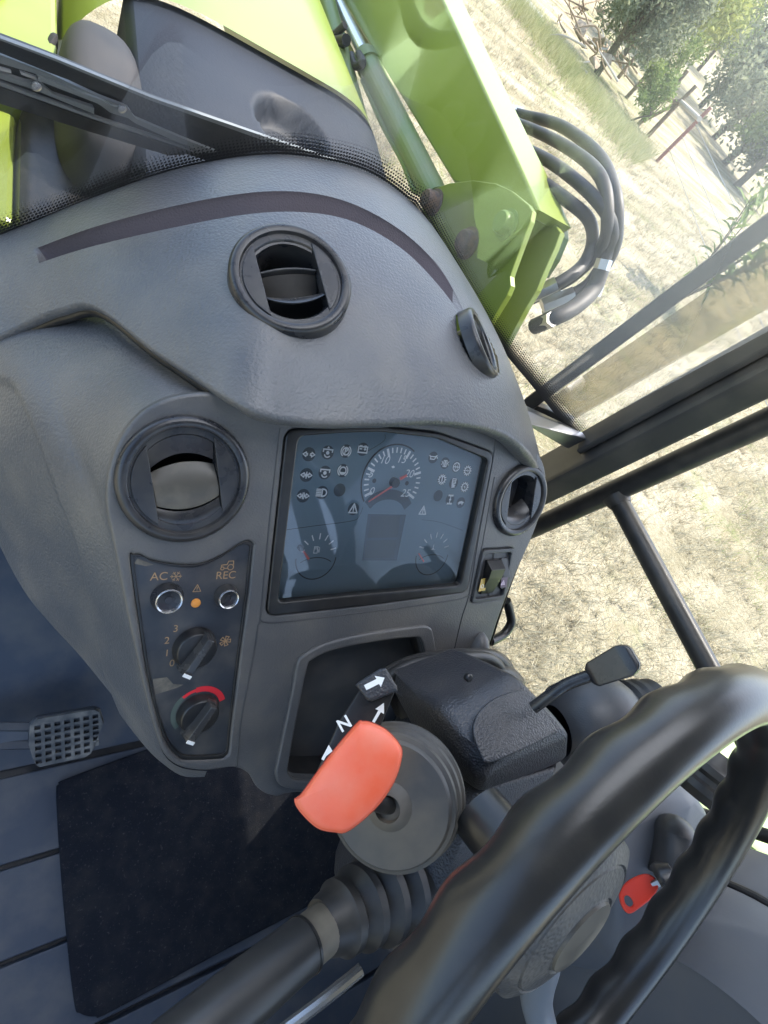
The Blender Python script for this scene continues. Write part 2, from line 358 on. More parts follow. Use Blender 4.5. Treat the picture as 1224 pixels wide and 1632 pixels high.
for j in range(NU):
    P = cowl_base(np.full(140, j), vf); c = P @ MW; X1 = CX + FPX * c[:, 0] / c[:, 2]; Y1 = CY + FPX * c[:, 1] / c[:, 2]
    fl = np.interp(X1, GL[:, 0], GL[:, 1]) - Y1; fu = np.interp(X1, GU[:, 0], GU[:, 1]) - Y1
    kl, ku = np.argmax(fl > 0), np.argmax(fu > 0)
    if 0 < kl < ku and 45 < X1[kl] < 750:
        vl_[j], vu_[j] = vf[kl - 1] + (vf[kl] - vf[kl - 1]) * fl[kl - 1] / (fl[kl - 1] - fl[kl]), vf[ku - 1] + (vf[ku] - vf[ku - 1]) * fu[ku - 1] / (fu[ku - 1] - fu[ku])
        dep[j] = min(1, max(0, (X1[kl] - 62) / 5)) * min(1, max(0, (744 - X1[kl]) / 70))
ok_ = ~np.isnan(vl_); idx = np.arange(NU); vl_, vu_ = np.interp(idx, idx[ok_], vl_[ok_]), np.interp(idx, idx[ok_], vu_[ok_])
ker = np.ones(5) / 5; vl_ = np.convolve(np.pad(vl_, 2, mode='edge'), ker, 'valid'); vu_ = np.convolve(np.pad(vu_, 2, mode='edge'), ker, 'valid')
spec_ = [(k / 80, 0, 0) for k in range(81)] + [(0, .02, .004), (0, .05, .0125), (0, .10, .0145), (0, .22, .0150), (0, .4, .0130), (0, .6, .0100), (0, .8, .0065), (0, .92, .0040), (0, .985, .0015), (0, 1.0, 0)] + [(-(k / 34), 0, 0) for k in range(1, 35)]
NV = len(spec_); G = np.zeros((NV, NU, 3)); DP = np.zeros((NV, NU)); SL = np.zeros((NV, NU), bool)
for a, (f1, f2_, d_g) in enumerate(spec_):
    v = vl_ * f1 if (f2_ == 0 and f1 >= 0) else (vl_ + (vu_ - vl_) * f2_ if f2_ else vu_ + (1 - vu_) * (-f1))
    G[a] = cowl_base(idx, v); DP[a] = d_g * dep; SL[a] = (f2_ > 0) & (dep > .3)
nrm = np.cross(np.gradient(G, axis=1), np.gradient(G, axis=0)); nrm /= np.linalg.norm(nrm, axis=2)[..., None] + 1e-12
nrm[nrm[..., 2] < 0] *= -1
pxy = np.zeros((NV, NU, 2))
for a in range(NV):
    c = G[a] @ MW; pxy[a, :, 0] = CX + FPX * c[:, 0] / c[:, 2]; pxy[a, :, 1] = CY + FPX * c[:, 1] / c[:, 2]
G = G - nrm * DP[..., None]
# rolled lip
edge = []
ldir = unit(A(0, -.35, -1))
tl = lipc - G[1]; tl /= np.linalg.norm(tl, axis=1)[:, None]
for k, (o1, o2) in enumerate([(-.012, .030), (-.002, .022), (.003, .015), (.0045, .007), (.0025, .0018)]):
    edge.append(lipc + tl * o1 - nrm[0] * o2)
def cowl_at(px, py):
    d = np.hypot(pxy[..., 0] - px, pxy[..., 1] - py); a, j = np.unravel_index(d.argmin(), d.shape); return G[a, j], nrm[a, j]
Pv, Nv = cowl_at(462, 452); Nv = unit(A(-.30, -.22, .91)); Pw, Nw = cowl_at(764, 548); Nw = unit(Nw + A(.30, .0, 0))
cowlM = grid(np.concatenate([np.array(edge), G]))
cen = np.array([cowlM[0][list(q)].mean(0) for q in cowlM[1]])
keep = (np.linalg.norm(cen - Pv, axis=1) > .050) & (np.linalg.norm(cen - Pw, axis=1) > .045)
allf = np.array([bool(SL[max(0, i - 5), j] and SL[max(0, i - 4), j] and i >= 5) for i in range(NV + 4) for j in range(NU - 1)])
fsel = allf[keep]
cowlM = (cowlM[0], [q for q, k in zip(cowlM[1], keep) if k])
M['slot'] = mat('felted_slot_floor', (.078, .068, .076), .9, bump=('n', 500, .8, .0012), spec=.15)
cowl = part('upper_cowl', cowlM, [M['cowl'], M['slot']], dash, 60)
for p_, k_ in zip(cowl.data.polygons, fsel): p_.material_index = 1 if k_ else 0
ee = slice(24, 97)
part('lip_shadow_strip', tube((lipc - nrm[0] * .0135 + tl * .0025)[ee], .0060, 10), M['black'], cowl, 60)  # black strip standing in for the shadow gap under the lip
wincurve = winc

# fascia panel with openings
def loopf(pts, n=6, closed=True, off=0.0): return spl([f2(x, y, off) for x, y in pts], n, closed)
VENTL, VENTR = f2(296, 765), f2(828, 797)
def circ(c, r, n=48): return [(c[0] + r * math.cos(a), c[1] + r * math.sin(a)) for a in np.arange(n) * 2 * math.pi / n]
OUT = [(375, 628), (300, 628), (240, 648), (198, 690), (175, 745), (170, 805), (182, 870), (197, 950), (214, 1030), (232, 1110), (248, 1170), (264, 1206), (290, 1224), (330, 1229), (372, 1224), (396, 1234), (412, 1258), (438, 1270), (475, 1264), (570, 1268), (670, 1215), (745, 1105), (776, 1040), (797, 980), (822, 915), (849, 855), (867, 800), (870, 752), (852, 716), (800, 690), (700, 668), (600, 655), (480, 640)]
OPEN = [(487, 1064), (497, 1048), (532, 1033), (593, 1021), (655, 1014), (668, 1018), (676, 1045), (690, 1110), (640, 1190), (560, 1235), (480, 1241), (460, 1231), (458, 1215), (471, 1143)]
BEZL = fillet([f2(*q) for q in [(456, 684), (530, 681), (604, 679), (696, 689), (786, 721), (743, 943), (582, 965), (424, 982)]], .012)
HV = [(208, 890), (214, 885), (224, 885), (241, 893), (278, 900), (317, 900), (351, 887), (383, 867), (396, 863), (404, 868), (403, 880), (396, 948), (383, 1046), (369, 1156), (365, 1198), (360, 1207), (350, 1211), (302, 1213), (285, 1208), (266, 1186), (251, 1144), (234, 1071), (217, 960)]
SWL = fillet([f2(*q) for q in [(768, 876), (818, 873), (802, 953), (750, 961)]], .006)
fascM = plate([loopf(OUT), loopf(OPEN, 5), BEZL, loopf(HV, 4), SWL, circ(VENTL, .0500), circ(VENTR, .0455)], FO, FU, FV, FN, .014, .0035, -.014, 3)
fasc = part('fascia_panel', fascM, M['fascia'], dash, 50)
# raised surround of the column opening
OPO = [(463, 1100), (470, 1060), (480, 1043), (520, 1022), (590, 1006), (664, 996), (682, 998), (688, 1010), (694, 1050), (700, 1115), (655, 1206), (575, 1256), (478, 1255), (446, 1249), (437, 1232), (440, 1210)]
part('opening_surround', plate([loopf(OPO, 5), loopf(OPEN, 5)], FO, FU, FV, FN, .007, .003, -.002, 3), M['fascia'], fasc, 50)
# deep dark recess behind the opening
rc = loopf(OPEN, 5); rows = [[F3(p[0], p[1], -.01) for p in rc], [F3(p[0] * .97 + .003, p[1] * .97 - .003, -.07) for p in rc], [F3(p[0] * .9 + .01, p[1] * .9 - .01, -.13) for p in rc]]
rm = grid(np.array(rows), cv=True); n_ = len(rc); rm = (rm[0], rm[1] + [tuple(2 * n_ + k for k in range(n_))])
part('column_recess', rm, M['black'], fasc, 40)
# crease between centre and right part of the fascia
def ribbonF(pts, wd, w0, m, name, parent, n=8, closed=False):
    q = stroke(spl([f2(x, y) for x, y in pts], n, closed), wd, closed); return part(name, flat(q, FO, FU, FV, FN, w0), m, parent, 0)
def tubeF(pts, r, w, m, name, parent, n=8):
    return part(name, tube([F3(p[0], p[1], w) for p in spl([f2(x, y) for x, y in pts], n)], r, 8), m, parent)
tubeF([(790, 690), (786, 730), (764, 850), (748, 945), (736, 985), (722, 1045)], .0011, -.0002, M['darkplastic'], 'panel_seam', fasc)
tubeF([(447, 682), (430, 830), (416, 975), (411, 1000), (404, 1045), (384, 1150), (377, 1222)], .0012, -.0003, M['darkplastic'], 'panel_seam', fasc)
tubeF([(414, 985), (440, 992), (580, 976), (700, 960), (745, 950), (757, 930), (788, 760)], .0010, -.0002, M['darkplastic'], 'panel_seam', fasc)

# left shoulder and side of the dashboard, lofted from the fascia's rim to the foot well
RIM = [(395, 640), (345, 632), (300, 634), (245, 650), (200, 690), (176, 745), (171, 805), (182, 870), (197, 950), (214, 1030), (232, 1110), (248, 1170), (264, 1206), (290, 1224), (330, 1229)]
MIDZ = [(385, 632, -.404), (300, 594, -.428), (225, 552, -.444), (150, 512, -.478), (80, 562, -.495), (60, 650, -.50), (66, 740, -.52), (92, 830, -.545), (122, 920, -.58), (150, 1000, -.62), (185, 1090, -.655), (222, 1165, -.672), (250, 1207, -.676), (286, 1229, -.672), (328, 1233, -.668)]
OUTZ = [(380, 610, -.43), (270, 545, -.465), (180, 480, -.50), (80, 465, -.54), (-30, 560, -.56), (-60, 660, -.62), (-50, 770, -.68), (-15, 860, -.74), (30, 945, -.74), (74, 1000, -.74), (120, 1050, -.74), (178, 1122, -.715), (232, 1190, -.70), (284, 1234, -.69), (326, 1238, -.68)]
cA = resample(spl([pf(x, y, -.004) for x, y in RIM], 8), 150); cB = resample(spl([pz(*q) for q in MIDZ], 8), 150); cC = resample(spl([pz(*q) for q in OUTZ], 8), 150)
rows = []
for k in np.linspace(0, 1, 60):                               # quadratic through the three curves
    w0, w1, w2 = 2 * (k - .5) * (k - 1), -4 * k * (k - 1), 2 * k * (k - .5); rows.append(cA * w0 + cB * w1 + cC * w2)
SH = np.array(rows)
snr = np.cross(np.gradient(SH, axis=1), np.gradient(SH, axis=0)); snr /= np.linalg.norm(snr, axis=2)[..., None] + 1e-12
view = -SH / np.linalg.norm(SH, axis=2)[..., None]; snr[(snr * view).sum(2) < 0] *= -1
LINE = spl([(-60, 600), (0, 606), (22, 616), (55, 690), (90, 790), (110, 838), (125, 885), (135, 935), (151, 1000), (167, 1078), (200, 1160)], 8)
cc = SH @ MW; X_ = CX + FPX * cc[..., 0] / cc[..., 2]; Y_ = CY + FPX * cc[..., 1] / cc[..., 2]
for i in range(SH.shape[0]):
    for j in range(SH.shape[1]):
        if Y_[i, j] > 604 and Y_[i, j] < 1150:
            lx = np.interp(Y_[i, j], LINE[:, 1], LINE[:, 0]); s = min(1, max(0, (lx - X_[i, j]) / 7)); SH[i, j] -= snr[i, j] * .006 * s
part('dash_shoulder', grid(SH), M['cowl'], dash, 60)
# right flank, mirrored coarse return behind the right vent
RR = [(848, 716), (866, 752), (863, 800), (846, 856), (821, 916), (798, 980), (776, 1042), (735, 1110)]
ra = resample(spl([pf(x, y, -.003) for x, y in RR], 8), 40)
part('dash_flank', grid(np.array([ra, ra + A(.012, .004, -.008), ra + A(.014, .05, -.03), ra + A(-.01, .16, -.09)])), M['fascia'], dash, 60)
# underside and forward bulk of the dashboard (keeps light out of the foot well)
part('dash_core', hull([pf(300, 1200, -.03), pf(560, 1240, -.05), pf(760, 1000, -.03), pf(840, 740, -.03), pf(260, 700, -.04), A(.12, .56, -.50), A(.62, .56, -.48), A(.15, .5, -1.15), A(.60, .5, -1.15), A(.2, .12, -.72), A(.5, .12, -.72)], .01), M['darkplastic'], dash)
part('scuttle', hull([A(-.05, .5, -.60), A(.80, .5, -.58), A(.66, .60, -.50), A(.08, .60, -.50), A(-.2, .52, -1.2), A(.95, .52, -1.2), A(-.05, .6, -1.2), A(.8, .6, -1.2)], .01), M['darkplastic'], dash)

# ---- air vents
def vent(O, U, V, N, R, style, label):
    prof = [(R + .0005, -.010), (R, .003), (R - .0025, .0065), (R - .006, .0075), (R - .0095, .006), (R - .0105, .0025), (R - .016, .0022), (R - .0185, -.001), (R - .020, -.012), (R - .021, -.040)]
    a = np.arange(64) * 2 * math.pi / 64
    rows = [O + N * w + r * (np.cos(a)[:, None] * U + np.sin(a)[:, None] * V) for r, w in prof]
    ring = part('air_vent', grid(np.array(rows), cv=True), M['vent'], dash, 40, label)
    Ri = R - .0125
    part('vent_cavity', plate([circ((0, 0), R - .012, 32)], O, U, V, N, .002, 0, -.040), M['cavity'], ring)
    for s in (-1, 1):                                            # flat cheeks
        x0 = s * Ri * .62; a0 = math.acos(.62)
        seg = [(s * Ri * math.cos(t), Ri * math.sin(t)) for t in np.linspace(-a0, a0, 20)]
        part('vent_cheek', plate([seg], O, U, V, N, .016, .0008, -.012), M['vent'], ring)
    def blade(v0, v1, b0, b1, w0, w1, m, name, bulge=.004, th=.002):
        xs = np.linspace(-.605, .605, 21) * Ri; rows = []
        for k in np.linspace(0, 1, 9):
            row = []
            for x in xs:
                e = 1 - (x / (.605 * Ri)) ** 2
                va = (v0 + b0 * e) * Ri; vb = (v1 + b1 * e) * Ri
                row.append(O + U * x + V * (va + (vb - va) * k) + N * (w0 + (w1 - w0) * k + bulge * 4 * k * (1 - k)))
            rows.append(row)
        top = np.array(rows); P = np.concatenate([top, (top - N * th)[::-1]]); P = np.concatenate([P, P[:1]])
        part(name, grid(P), m, ring, 50)
    if style == 'closed':
        blade(.70, .30, .25, .22, .001, -.004, M['vent'], 'vent_blade', .0)
        blade(.20, -.42, .13, -.16, -.006, .001, M['ventflap'], 'vent_flap', .004)
        blade(-.47, -.72, -.17, -.20, -.001, .001, M['vent'], 'vent_blade', .001)
    elif style == 'open':
        blade(.72, .60, .27, .25, .001, .0, M['vent'], 'vent_blade', 0)
        blade(.26, .21, .08, .07, -.003, -.003, M['vent'], 'vent_blade', .001, .012)
        blade(.20, -.16, .06, -.03, -.008, -.018, M['black'], 'vent_blade', .0)
        blade(-.17, -.42, -.03, -.14, -.016, .003, M['vent'], 'vent_blade', .004)
        blade(-.66, -.76, -.22, -.22, -.004, .001, M['vent'], 'vent_blade', 0)
    else:
        blade(.74, .66, .25, .25, .001, .0, M['vent'], 'vent_blade', 0)
        blade(-.15, -.72, -.20, -.23, -.016, .001, M['vent'], 'vent_flap', .006)
    return ring
def rolled(top, bot):
    d = f2(*top) - f2(*bot); d /= np.linalg.norm(d); V = FU * d[0] + FV * d[1]; return np.cross(V, FN), V
U1, V1 = rolled((290, 690), (312, 850))
vent(F3(*VENTL), U1, V1, FN, .0585, 'closed', 'vent turned shut with a dusty brown flap')
U2, V2 = rolled((832, 745), (818, 850))
vent(F3(*VENTR), U2, V2, FN, .053, 'half', 'vent turned down, dark above its pale blade')
Vv = unit(plane_hit(444, 400, Pv, Nv) - plane_hit(472, 505, Pv, Nv)); Uv = np.cross(Vv, Nv)
vent(Pv + Nv * .005, Uv, Vv, Nv, .058, 'open', 'cowl vent turned open')
Vw = unit(A(-.05, .9, .2) - Nw * (A(-.05, .9, .2) @ Nw)); Uw = np.cross(Vw, Nw)
vent(Pw + Nw * .001, Uw, Vw, Nw, .046, 'open', 'cowl vent on the far slope')

# ---- instrument cluster
cl = part('instrument_cluster', plate([BEZL, fillet([f2(*q) for q in [(475, 695), (540, 690), (604, 688), (696, 698), (777, 732), (733, 932), (590, 945), (442, 960)]], .008)], FO, FU, FV, FN, .012, .002, -.010, 2), M['black'], dash, 45)
facel = fillet([f2(*q) for q in [(470, 690), (604, 683), (700, 693), (782, 727), (737, 938), (437, 967)]], .004)
FW = -.016                                             # depth of the printed face
part('dial_face', plate([facel], FO, FU, FV, FN, .002, 0, FW - .002), M['face'], cl)
def fq(px, py): return f2(px, py, FW)                  # pixel on the printed face
def place_icon(polys, px, py, s, name, m=None, w=.0006):
    c = fq(px, py); O = F3(c[0], c[1], FW)
    return part(name, flat([[A(*p) * s for p in q] for q in polys], O, FU, FV, FN, w), m or M['iconp'], cl, 0)
def spot(px, py, r=.0076):
    c = fq(px, py); part('lamp_spot', flat([circ((0, 0), r, 28)], F3(c[0], c[1], FW), FU, FV, FN, .0003), M['facedark'], cl, 0)
KW = 1.55
def arrow_h(x, s): return stroke([(x - .1 * s, .12), (x - .1 * s, .33), (x + .38 * s, 0), (x - .1 * s, -.33), (x - .1 * s, -.12), (x - .32 * s, -.12), (x - .32 * s, .12)], .11, True)
def gear(r=.62): 
    q = stroke(arc(0, 0, r, 0, 360, 22), .13)
    for k in range(12):
        a = k * math.pi / 6; q += stroke([(math.cos(a) * (r + .06), math.sin(a) * (r + .06)), (math.cos(a) * (r + .26), math.sin(a) * (r + .26))], .16)
    return q
def tri(): return stroke([(0, .85), (-.75, -.6), (.75, -.6)], .15, True) + stroke([(0, .35), (0, -.12)], .15) + stroke([(0, -.32), (0, -.36)], .15)
brake = stroke(arc(0, 0, .55, 0, 360, 20), .13) + stroke(arc(0, 0, .85, 125, 235, 10), .13) + stroke(arc(0, 0, .85, -55, 55, 10), .13)
pto = stroke([(-.75, .1), (-.75, .45), (.75, .45), (.75, .1)], .14) + [circ((0, -.05), .3, 8)] + stroke(arc(0, -.2, .5, 200, 320, 8), .12)
batt = stroke([(-.8, -.5), (-.8, .4), (.8, .4), (.8, -.5)], .14, True) + stroke([(-.55, .5), (-.25, .5)], .16) + stroke([(.25, .5), (.55, .5)], .16) + stroke([(-.55, .05), (-.2, .05)], .12) + stroke([(.2, .05), (.55, .05)], .12) + stroke([(.375, .22), (.375, -.12)], .12)
beam = stroke(arc(.15, 0, .6, -90, 90, 10, .55) + [(0, .55), (0, -.55)], .14, True) + sum([stroke([(-.95, y), (-.2, y)], .12) for y in (.5, .25, 0, -.25, -.5)], [])
oil = stroke([(-.55, -.3), (-.55, .15), (.35, .15), (.8, .4)], .13) + stroke([(-.55, -.3), (.3, -.3), (.75, .3)], .13) + stroke([(-.55, .1), (-.85, .3)], .13) + stroke([(.9, .1), (.9, -.1)], .13)
filt = stroke([(-.35, -.6), (-.35, .45), (.35, .45), (.35, -.6)], .12, True) + stroke([(0, .35), (0, -.5)], .2) + stroke([(-.8, -.3), (-.55, 0), (-.8, .3)], .1) + stroke([(.8, -.3), (.55, 0), (.8, .3)], .1)
wheel4 = stroke(arc(0, 0, .75, 0, 360, 24), .14) + stroke([(-.7, 0), (.7, 0)], .12) + stroke([(-.25, -.6), (-.25, .6)], .1) + stroke([(.25, -.6), (.25, .6)], .1)
diff = stroke([(-.5, .75), (.5, .75)], .22) + stroke([(-.5, -.75), (.5, -.75)], .22) + stroke([(0, .75), (0, -.75)], .14) + [circ((0, 0), .25, 10)]
susp = stroke([(-.4, .0), (-.4, .8), (.4, .8), (.4, 0)], .12, True) + stroke([(-.4, .5), (.4, .5)], .08) + stroke([(-.4, .25), (.4, .25)], .08) + stroke([(-.4, -.2), (.4, -.35), (-.4, -.5), (.4, -.65), (-.3, -.8)], .12)
hare = [[(-.8, -.15), (-.5, .2), (.1, .35), (.5, .2), (.85, .05), (.5, -.1), (.45, -.4), (.25, -.4), (.2, -.15), (-.3, -.2), (-.4, -.45), (-.6, -.4), (-.55, -.2)]]
icons = [(492, 724, arrow_h(-.55, -1) + arrow_h(.55, 1), 'turn_signal_icon'), (522, 721, pto + [[(-.25, .62), (.25, .62), (0, .95)]], 'pto_icon'), (551, 719, brake + stroke([(-.15, -.35), (-.15, .35), (.1, .35), (.22, .2), (.1, .02), (-.15, .02)], .12), 'parking_brake_icon'), (578, 716, batt, 'battery_icon'),
         (488, 757, arrow_h(-.5, -1) + arrow_h(.5, 1) + stroke([(0, .45), (0, -.45)], .12), 'trailer_signal_icon'), (517.5, 753, pto, 'pto_icon'), (546, 750, brake + [[(-.4, -.2), (.4, -.2), (.25, -.48), (-.25, -.48)]], 'brake_fluid_icon'),
         (483, 790, arrow_h(-.55, -1) + arrow_h(.55, 1) + stroke([(-.1, .45), (-.1, -.45)], .1) + stroke([(.1, .45), (.1, -.45)], .1), 'trailer_signal_icon'), (513, 785, beam, 'high_beam_icon'), (541, 781, None, None), (563, 811, tri(), 'warning_icon'),
         (690, 729, oil, 'oil_pressure_icon'), (709, 738, filt, 'air_filter_icon'), (727, 744, wheel4, 'wheel_icon'), (744.5, 750, gear() + stroke([(-.4, 0), (.4, 0)], .12) + [circ((0, .25), .1, 8), circ((0, -.25), .1, 8)], 'gearbox_icon'),
         (704, 764, gear() + stroke([(0, .4), (0, -.3)], .2), 'gear_icon'), (722.6, 770, susp, 'suspension_icon'), (740, 776, gear() + [[(.15, .5), (-.35, -.05), (0, -.02), (-.15, -.5), (.35, .08), (0, .05)]], 'gear_icon'),
         (698, 790, None, None), (717, 796, diff, 'four_wheel_drive_icon'), (734, 801, hare, 'hare_icon'), (673.6, 814, tri(), 'warning_icon')]
for x, y, q, nm in icons:
    if nm != 'warning_icon' or x < 600: spot(x, y)
    if q: place_icon(q, x, y, .0074, nm)
# tachometer
tc0 = fq(626, 767); TR = np.linalg.norm(fq(580, 772) - tc0)
TO = F3(tc0[0], tc0[1], FW)
part('tachometer_dial', flat([circ((0, 0), TR * 1.08, 48)], TO, FU, FV, FN, .0004), M['face'], cl, 0)
tk = []
for k in range(26):
    a = math.radians(208 - k * (236 / 25)); r0 = .80 if k % 5 == 0 else .87
    tk += stroke([(TR * r0 * math.cos(a), TR * r0 * math.sin(a)), (TR * math.cos(a), TR * math.sin(a))], TR * (.05 if k % 5 == 0 else .03))
part('tick_marks', flat(tk, TO, FU, FV, FN, .0008), M['iconp'], cl, 0)
part('tachometer_ring', flat(stroke(arc(0, 0, TR * 1.1, 60, 215, 40), TR * .03), TO, FU, FV, FN, .0007), M['faceline'], cl, 0)
part('dial_crescent', flat(stroke(arc(0, -TR * .95, TR * .78, 30, 150, 24, TR * .55), TR * .2), TO, FU, FV, FN, .0006), M['facedark'], cl, 0)  # dark crescent on the face below the tachometer
for s_, x, y in (('0', 591, 783), ('5', 590, 755), ('10', 612, 733), ('15', 639, 732), ('20', 651, 755), ('25', 645, 786)):
    c = fq(x, y); part('numeral', text(s_, TR * .34, F3(c[0], c[1], FW), FU, FV, FN, w0=.0009, shear=.25), M['iconp'], cl, 0)
for x, y in ((596, 766), (648, 770)):
    c = fq(x, y); part('dial_hole', flat([circ((0, 0), TR * .07, 16)], F3(c[0], c[1], FW), FU, FV, FN, .0007), M['faceline'], cl, 0)
def needle(a, b, w1, w2, hub, hr, name='needle'):
    a, b = fq(*a), fq(*b); d = unit(b - a); n = A(-d[1], d[0])
    part(name, plate([[a - n * w1, b - n * w2, b + n * w2, a + n * w1]], FO, FU, FV, FN, .001, 0, FW + .004), M['needle'], cl)
    if hub: part('needle_hub', lathe([(hr, FW + .001), (hr, FW + .006), (hr * .9, FW + .007), (0, FW + .007)], FO + FU * fq(*hub)[0] + FV * fq(*hub)[1], FN, 24), M['black'], cl)
needle((624, 772), (584, 798), .0012, .0006, (626, 768), .0062)
needle((634, 762), (645, 756), .0018, .0013, None, 0)
part('brand_mark', flat([[(-.003, 0), (0, .0018), (.003, 0), (0, -.0018)]], F3(*fq(626, 744), FW), FU, FV, FN, .0008), M['iconp'], cl, 0)
KW = 1.0
# display windows
def quadF(pts, w0, m, name, t=.0): 
    lp = [fq(*p) for p in pts]; return part(name, flat([lp], FO, FU, FV, FN, FW + w0) if t == 0 else plate([lp], FO, FU, FV, FN, t, 0, FW + w0), m, cl, 0)
quadF([(586, 819), (647, 820), (632, 893), (577, 893)], .0005, M['facedark'], 'display_frame')
quadF([(591, 823), (637, 822), (633, 856), (585, 857)], .0010, M['lcd'], 'display_screen')
quadF([(584, 861), (632, 860), (627, 889), (580, 889)], .0010, M['lcd'], 'display_screen')
# small gauges
for (gx, gy, px0, nm) in ((505, 882, 472, 'fuel'), (690, 878, 664, 'temperature')):
    c = fq(gx, gy); r = abs(fq(px0, gy)[0] - c[0]); O = F3(c[0], c[1], FW)
    part(nm + '_gauge_dial', flat([circ((0, 0), r, 36)], O, FU, FV, FN, .0004), M['face'], cl, 0)
    part(nm + '_gauge_ring', flat(stroke(arc(0, -r * .22, r * .98, 180, 360, 26), r * .05) + stroke(arc(0, -.9 * r, r * 1.05, 45, 135, 16, r * .72), r * .04), O, FU, FV, FN, .0008), M['faceline'], cl, 0)
    q = []
    for k in range(7): a = math.radians(165 - k * 25); q += stroke([(r * .68 * math.cos(a), r * .68 * math.sin(a)), (r * .92 * math.cos(a), r * .92 * math.sin(a))], r * .055)
    part(nm + '_tick_marks', flat(q, O, FU, FV, FN, .0009), M['iconp'], cl, 0)
pump = stroke([(-.5, -.7), (-.5, .7), (.3, .7), (.3, -.7)], .16, True) + stroke([(-.3, .2), (.1, .2), (.1, .5), (-.3, .5)], .1, True) + stroke([(.3, 0), (.55, 0), (.55, -.5), (.75, -.5), (.75, .4), (.5, .65)], .12)
place_icon(pump, 503.5, 876, .0055, 'fuel_icon', w=.0009)
place_icon(stroke([(0, .8), (0, -.3)], .2) + [circ((0, -.4), .25, 10)] + stroke([(-.8, -.75), (-.4, -.6), (0, -.75), (.4, -.6), (.8, -.75)], .12), 690, 872, .0045, 'temperature_icon', w=.0009)
needle((489, 889), (478, 872), .0014, .0010, (477, 872), .0032); needle((672, 893), (664, 880), .0010, .0007, None, 0)
ribbon = lambda pts, nm: part(nm, flat(stroke([fq(*p) for p in spl(pts, 6)], .0006), FO, FU, FV, FN, FW + .0006), M['faceline'], cl, 0)
ribbon([(457, 844), (500, 838), (560, 830), (572, 822), (578, 808)], 'face_line'); ribbon([(672, 828), (700, 832), (737, 845)], 'face_line'); ribbon([(580, 722), (604, 708), (613, 700), (613, 692)], 'face_line')
# lens over everything
part('cluster_lens', plate([facel], FO, FU, FV, FN, .0, 0, -.0045), M['clusterglass'], cl, 0)

# ---- climate control panel
hv = part('climate_panel', plate([loopf(HV, 4)], FO, FU, FV, FN, .003, 0, -.0068), M['overlay'], dash)
HW = -.0038
part('panel_trim', plate([loopf(HV, 4), [tuple(p) for p in (np.array(loopf(HV, 4)) - np.mean(loopf(HV, 4), 0)) * A(.945, .965) + np.mean(loopf(HV, 4), 0)]], FO, FU, FV, FN, .0022, .0008, -.0040, 2), M['black'], hv, 45)
def hq(px, py): return f2(px, py, HW)
def hicon(polys, px, py, s, name, m): c = hq(px, py); return part(name, flat([[A(*p) * s for p in q] for q in polys], F3(c[0], c[1], HW), FU, FV, FN, .0003), m, hv, 0)
def htext(s_, px, py, size, m): c = hq(px, py); return part('panel_text', text(s_, size, F3(c[0], c[1], HW), FU, FV, FN, w0=.0003), m, hv, 0)
htext('AC', 253.5, 919, .0115, M['gold']); htext('REC', 360, 917, .0115, M['gold'])
hicon(sum([stroke([(0, 0), (math.cos(a), math.sin(a))], .12) + stroke([(math.cos(a + .35) * .85, math.sin(a + .35) * .85), (math.cos(a) * .6, math.sin(a) * .6), (math.cos(a - .35) * .85, math.sin(a - .35) * .85)], .1) for a in np.arange(6) * math.pi / 3], []), 280.5, 918.5, .0052, 'snowflake_icon', M['gold'])
hicon(stroke(arc(.5, -.2, .45, 0, 360, 16), .12) + stroke(arc(-.75, -.35, .25, 0, 360, 12), .12) + stroke([(-.95, -.05), (-.9, .2), (-.1, .25), (.1, .8), (.85, .8), (.9, .2)], .12) + stroke([(-.45, -.35), (0, -.35)], .12), 362.5, 902, .0066, 'tractor_icon', M['gold'])
hicon(tri(), 314, 938, .0050, 'warning_icon', M['gold'])
for s_, x, y in (('3', 280, 1002), ('2', 266, 1021), ('1', 266, 1041), ('0', 274, 1057)): htext(s_, x, y, .0105, M['gold'])
hicon(sum([stroke([(0, 0), (.35 * math.cos(a - .5), .35 * math.sin(a - .5)), (.9 * math.cos(a - .35), .9 * math.sin(a - .35)), (.9 * math.cos(a + .3), .9 * math.sin(a + .3)), (0, 0)], .14) for a in np.arange(5) * 2 * math.pi / 5], []), 359, 1021.5, .0064, 'fan_icon', M['gold'])
k2 = hq(316, 1132)
def band(a0, a1, r, wd, m, nm):
    part(nm, flat(stroke([(r * math.cos(math.radians(a)), r * math.sin(math.radians(a))) for a in np.linspace(a0, a1, 26)], wd), F3(k2[0], k2[1], HW), FU, FV, FN, .0003), m, hv, 0)
band(20, 96, .0255, .0062, M['redp'], 'heat_band'); band(96, 130, .0255, .0035, M['redp'], 'heat_band'); band(130, 215, .0255, .005, M['green_p'], 'heat_band')
def hpatch(pts, nm): part(nm, flat([[hq(*p) for p in pts]], FO, FU, FV, FN, HW + .00025), M['peel'], hv, 0)
M['peel'] = mat('peeled_beige_film', (.20, .175, .135), .6, var=(60, (.10, .09, .075), .35, .6))
hpatch([(213, 898), (219, 890), (230, 894), (245, 900), (232, 902)], 'peeled_film'); hpatch([(243, 1082), (266, 1079), (276, 1090), (292, 1091), (282, 1096), (247, 1107)], 'peeled_film')
def button(px, py, R, lit):
    c = hq(px, py); O = F3(c[0], c[1], HW)
    b = part('push_button', lathe([(R * 1.2, -.001), (R * 1.18, .002), (R, .0095), (R * .93, .0108), (R * .84, .0102), (R * .8, .0075), (R * .3, .0068), (R * .28, .0074), (0, .0075)], O, FN, 40), [M['vent'], M['chrome'], M['dimprint']], hv, 30)
    matidx(b, lambda p: 1 if .80 * R < (Vector(ORG[b.name]) + p.center - Vector(O)).cross(Vector(FN)).length < R * 1.03 else 0)
button(266, 952, .0126, 1); button(360, 949, .0104, 0)
